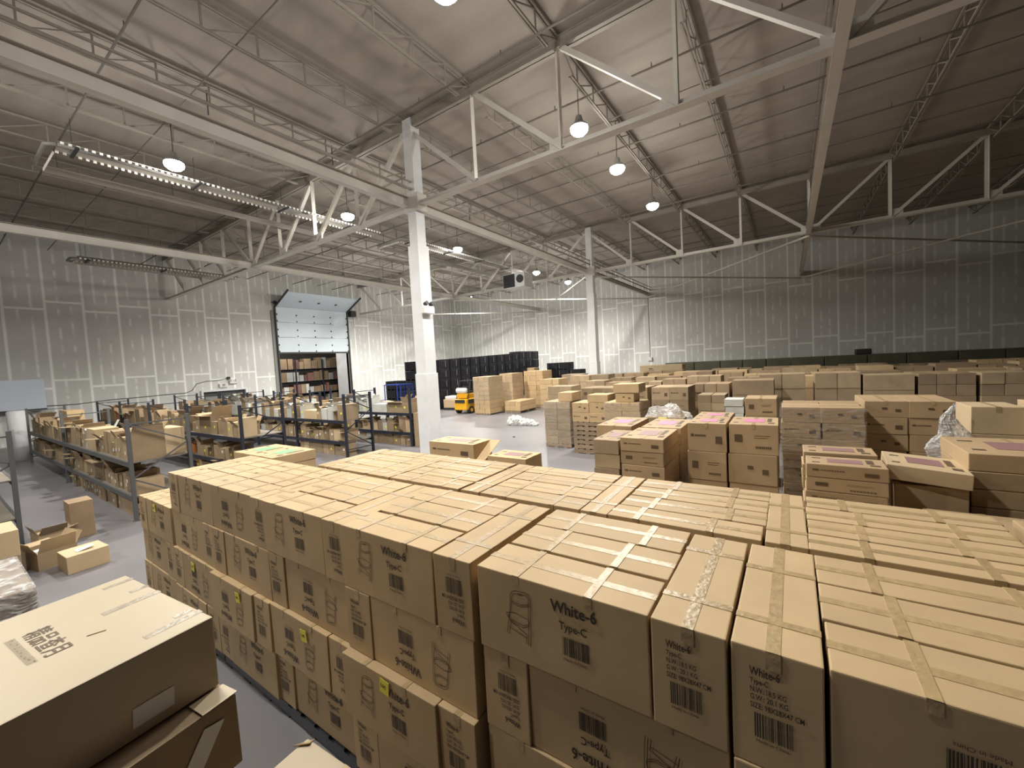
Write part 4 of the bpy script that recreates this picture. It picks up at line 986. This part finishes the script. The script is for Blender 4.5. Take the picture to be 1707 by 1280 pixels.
# black crate wall
def crate_mesh():
    b = MB(); w, dp, h = 1.12, 1.1, 0.72
    b.box(-w / 2, w / 2, -dp / 2, dp / 2, 0.08, 0.12)
    for s in (-1, 1):
        b.box(s * (w / 2) - 0.02, s * (w / 2) + 0.02, -dp / 2, dp / 2, 0.12, h); b.box(-w / 2, w / 2, s * (dp / 2) - 0.02, s * (dp / 2) + 0.02, 0.12, h)
        for k in range(7):
            u = -w / 2 + 0.06 + k * (w - 0.12) / 6; b.box(u - 0.015, u + 0.015, s * (dp / 2 + 0.03) - 0.015, s * (dp / 2 + 0.03) + 0.015, 0.12, h - 0.02)
            b.box(s * (w / 2 + 0.03) - 0.015, s * (w / 2 + 0.03) + 0.015, u - 0.015, u + 0.015, 0.12, h - 0.02)
    for u in (-0.5, 0, 0.5): b.box(u - 0.06, u + 0.06, -dp / 2, dp / 2, 0, 0.08)
    return b.mesh('crate', M['plastic_black'])
def crate_marks():
    b = MB()
    for k in range(6): b.box(-0.46, -0.42, -0.60, -0.598, 0.2 + 0.08 * k, 0.235 + 0.08 * k).box(0.602, 0.604, -0.3 + 0.1 * k, -0.27 + 0.1 * k, 0.62, 0.64)
    b.box(0.602, 0.604, 0.1, 0.13, 0.2, 0.6)
    return b.mesh('white_mark', M['grey_paint'])
CR, CM = crate_mesh(), crate_marks()
def crates(x, y, n, where, group, sc=1.0):
    for k in range(n):
        o = place('plastic_crate', CR, (x, y, 0.727 * k * sc), rnd.uniform(-0.01, 0.01)); o.scale = (1, 1, sc); place('white_mark', CM, (0, 0, 0), 0, o)
        tag(o, f'black ribbed crate, {ordw(k)} up in the {where}', 'crate', group)
for k in range(12): crates(-21.6, 22.1 + 1.2 * k, 5, f'{ordw(k)} stack of the long black row', 'black crates in the long row', 1.0 + (0.012 * k if k < 9 else 0.15))
for k in range(3): crates(-22.9 - 1.2 * k, 22.1, 5 if k < 2 else 3, f'{ordw(k)} stack behind the near column', 'black crates behind the near column')
crates(-26.5, 22.1, 3, 'low leftmost stack', 'black crates behind the near column')
crates(-19.4, 36.2, 4, 'small group by the back wall, left', 'black crates by the back wall')
crates(-18.15, 36.2, 4, 'small group by the back wall, centre', 'black crates by the back wall')
crates(-16.95, 36.3, 3, 'small group by the back wall, right', 'black crates by the back wall')

# forklift
fk = empty('forklift', (-17.62, 20.95, 0), PI / 2); tag(fk, 'yellow forklift with a white gas tank parked by the tall tan stack', 'forklift')
b = MB(); b.add([(-1.2, -0.5, 0.25), (-0.3, -0.55, 0.25), (-0.3, 0.55, 0.25), (-1.2, 0.5, 0.25), (-1.15, -0.5, 0.95), (-0.3, -0.52, 1.0), (-0.3, 0.52, 1.0), (-1.15, 0.5, 0.95)],
      [(0, 3, 2, 1), (4, 5, 6, 7), (0, 1, 5, 4), (1, 2, 6, 5), (2, 3, 7, 6), (3, 0, 4, 7)]); b.build('counterweight', M['yellow'], fk, bevel=0.06)
MB().box(-0.35, 1.0, -0.52, 0.52, 0.28, 0.62).build('chassis', M['yellow'], fk, bevel=0.04)
MB().box(-1.0, 0.05, -0.42, 0.42, 1.0, 1.3).build('hood', M['yellow'], fk, bevel=0.06)
MB().box(-1.22, -1.17, -0.4, 0.4, 0.72, 0.92).box(-1.0, 0.3, -0.57, -0.53, 0.66, 0.92).build('grille', M['dark'], fk)
MB().box(-0.55, -0.05, -0.24, 0.24, 1.3, 1.4).box(-0.62, -0.5, -0.24, 0.24, 1.35, 1.75).build('seat', M['rubber'], fk, bevel=0.03)
MB().tube([(-0.95, -0.42, 1.5), (-0.95, -0.36, 1.5), (-0.95, 0.36, 1.5), (-0.95, 0.42, 1.5)], [0.08, 0.17, 0.17, 0.08], 16).build('gas_tank', M['tank'], fk, smooth=False)
b = MB()
for sx, tx in ((-0.95, -0.6), (0.75, 0.5)):
    for sy in (-0.48, 0.48): b.bar((sx, sy, 0.95 if sx < 0 else 0.6), (tx, sy, 2.1), 0.05)
b.box(-0.65, 0.55, -0.52, 0.52, 2.08, 2.12)
for k in range(5): b.box(-0.62, 0.52, -0.45 + 0.2 * k, -0.41 + 0.2 * k, 2.12, 2.15)
b.build('overhead_guard', M['dark'], fk)
MB().tube([(0.3, 0, 0.9), (0.15, 0, 1.35)], 0.03, 8).tube([(0.17, -0.17, 1.37), (0.05, 0, 1.38), (0.17, 0.17, 1.37)], 0.02, 8).build('steering_wheel', M['rubber'], fk)
b = MB()
for sy in (-0.3, 0.3): b.box(1.05, 1.18, sy - 0.06, sy + 0.06, 0.08, 2.2)
b.box(1.05, 1.15, -0.3, 0.3, 2.05, 2.15).box(1.05, 1.15, -0.3, 0.3, 1.0, 1.08); b.build('mast', M['dark'], fk)
b = MB()
for sy in (-0.25, 0.25): b.box(1.2, 2.2, sy - 0.06, sy + 0.06, 0.05, 0.09).box(1.2, 1.24, sy - 0.06, sy + 0.06, 0.05, 0.6)
b.build('fork', M['dark'], fk)
for sx, r_ in ((-0.75, 0.24), (0.72, 0.29)):
    for sy in (-0.5, 0.5):
        w_ = MB().tube([(sx, sy - 0.1, r_), (sx, sy + 0.1, r_)], r_, 24).build('wheel', M['rubber'], fk)
        MB().tube([(sx, sy - 0.11, r_), (sx, sy + 0.11, r_)], r_ * 0.5, 16).build('hub', M['yellow'], w_)
gb = empty('goods_bin', (-20.2, 22.0, 0)); tag(gb, 'pale bin heaped with bags on a dark pallet left of the forklift', 'bin')
MB().box(-0.55, 0.55, -0.5, 0.5, 0.14, 0.75).build('bin_body', M['kraft_pale'], gb, bevel=0.04); MB().box(-0.48, 0.45, -0.42, 0.4, 0.7, 0.98).build('bags', M['paper'], gb, bevel=0.1); place('pallet', pallet_mesh(1.2, 1.1, M['plastic_navy'], 'dark', 0.13), (0, 0, 0), 0, gb)

# crumpled white film on the floor
rr = random.Random(5)
bmx = bmesh.new()
for (cx, cy, sx, sy, sz) in ((0, 0, 0.42, 0.3, 0.28), (0.45, 0.05, 0.3, 0.24, 0.2), (0.85, 0.1, 0.26, 0.2, 0.17), (1.1, 0.05, 0.2, 0.15, 0.1)):
    rs = bmesh.ops.create_icosphere(bmx, subdivisions=4, radius=1.0)
    for v in rs['verts']:
        n_ = 1 + 0.22 * math.sin(7 * v.co.x + cx * 9) * math.cos(8 * v.co.y + 3 * v.co.z) + rr.uniform(-0.07, 0.07)
        v.co = Vector((v.co.x * n_ * sx + cx, v.co.y * n_ * sy + cy, max(0.0, v.co.z * n_ * sz + sz * 0.6)))
mm = bpy.data.meshes.new('crumpled_film'); bmx.to_mesh(mm); bmx.free(); mm.materials.append(M['paper'])
tag(place('crumpled_film', mm, (-11.45, 16.9, 0.0)), 'heap of crumpled white film on the open grey floor', 'film')
tag(MB().tube([(0, 0, 0), (0, 0, 0.03)], 0.05, 12).build('floor_puck', M['dark'], loc=(-9.6, 14.0, 0)), 'tiny dark round lid on the open floor right of the column', 'lid')

# blue cart
ct = empty('blue_cart', (-16.6, 14.0, 0)); tag(ct, 'blue wire cage cart standing behind the farthest rack', 'cart')
b = MB()
for sx in (-0.6, 0.6):
    for sy in (-0.4, 0.4): b.bar((sx, sy, 0.15), (sx, sy, 2.35), 0.04)
for z in (0.2, 2.33):
    for sy in (-0.4, 0.4): b.bar((-0.6, sy, z), (0.6, sy, z), 0.04)
    for sx in (-0.6, 0.6): b.bar((sx, -0.4, z), (sx, 0.4, z), 0.04)
b.build('frame', M['blue'], ct)
g = MB()
for k in range(9): g.bar((0.6, -0.4 + 0.1 * k, 0.2), (0.6, -0.4 + 0.1 * k, 2.3), 0.012)
for k in range(9): g.bar((0.6, -0.4, 0.3 + 0.24 * k), (0.6, 0.4, 0.3 + 0.24 * k), 0.012)
g.build('wire_side', M['blue'], ct); MB().box(-0.55, 0.55, -0.38, 0.38, 0.16, 0.2).build('floor_plate', M['blue'], ct)
for sx in (-0.5, 0.5):
    for sy in (-0.32, 0.32): MB().tube([(sx - 0.02, sy, 0.08), (sx + 0.02, sy, 0.08)], 0.08, 12).build('caster', M['rubber'], ct)

# tall racking of the room next door
nr = empty('storage_rack', (-39.6, 21.0, 0)); tag(nr, 'tall rack crammed with small goods, seen through the raised door', 'rack')
for k in range(5): MB().box(-0.05, 0.05, -5.5 + 2.75 * k - 0.05, -5.5 + 2.75 * k + 0.05, 0, 4.6).build('post', M['rack_dark'], nr)
for z in (0.15, 1.25, 2.45, 3.65): MB().box(-0.05, 1.0 - 1.05, -5.5, 5.5, z - 0.12, z).box(-1.0, 0, -5.5, 5.5, z - 0.04, z).build('shelf', M['rack_dark'], nr)
rr = random.Random(8)
for li, (z, hmax) in enumerate(((0.16, 0.9), (1.26, 1.0), (2.46, 1.0), (3.66, 1.15))):
    y = -5.3; k = 0
    while y < 5.2:
        w = rr.uniform(0.3, 0.7); h = rr.uniform(0.55, 1.0) * hmax
        o = place('stored_carton', carton_body(0.8, round(w, 1), round(h, 1), M[rr.choice(('reddish', 'kraft_dark', 'kraft_mix', 'white_box', 'kraft_dark'))], 0, 0.01, 0.01), (-40.1, 21.0 + y + w / 2, z))
        tag(o, f'goods carton beyond the raised door, {("bottom", "lower", "upper", "top")[li]} shelf, {ordw(k)} from the left', 'carton', 'cartons in the room next door'); y += w + 0.06; k += 1
print('shelf boxes', count_shelf, 'objects', len(SC.objects))
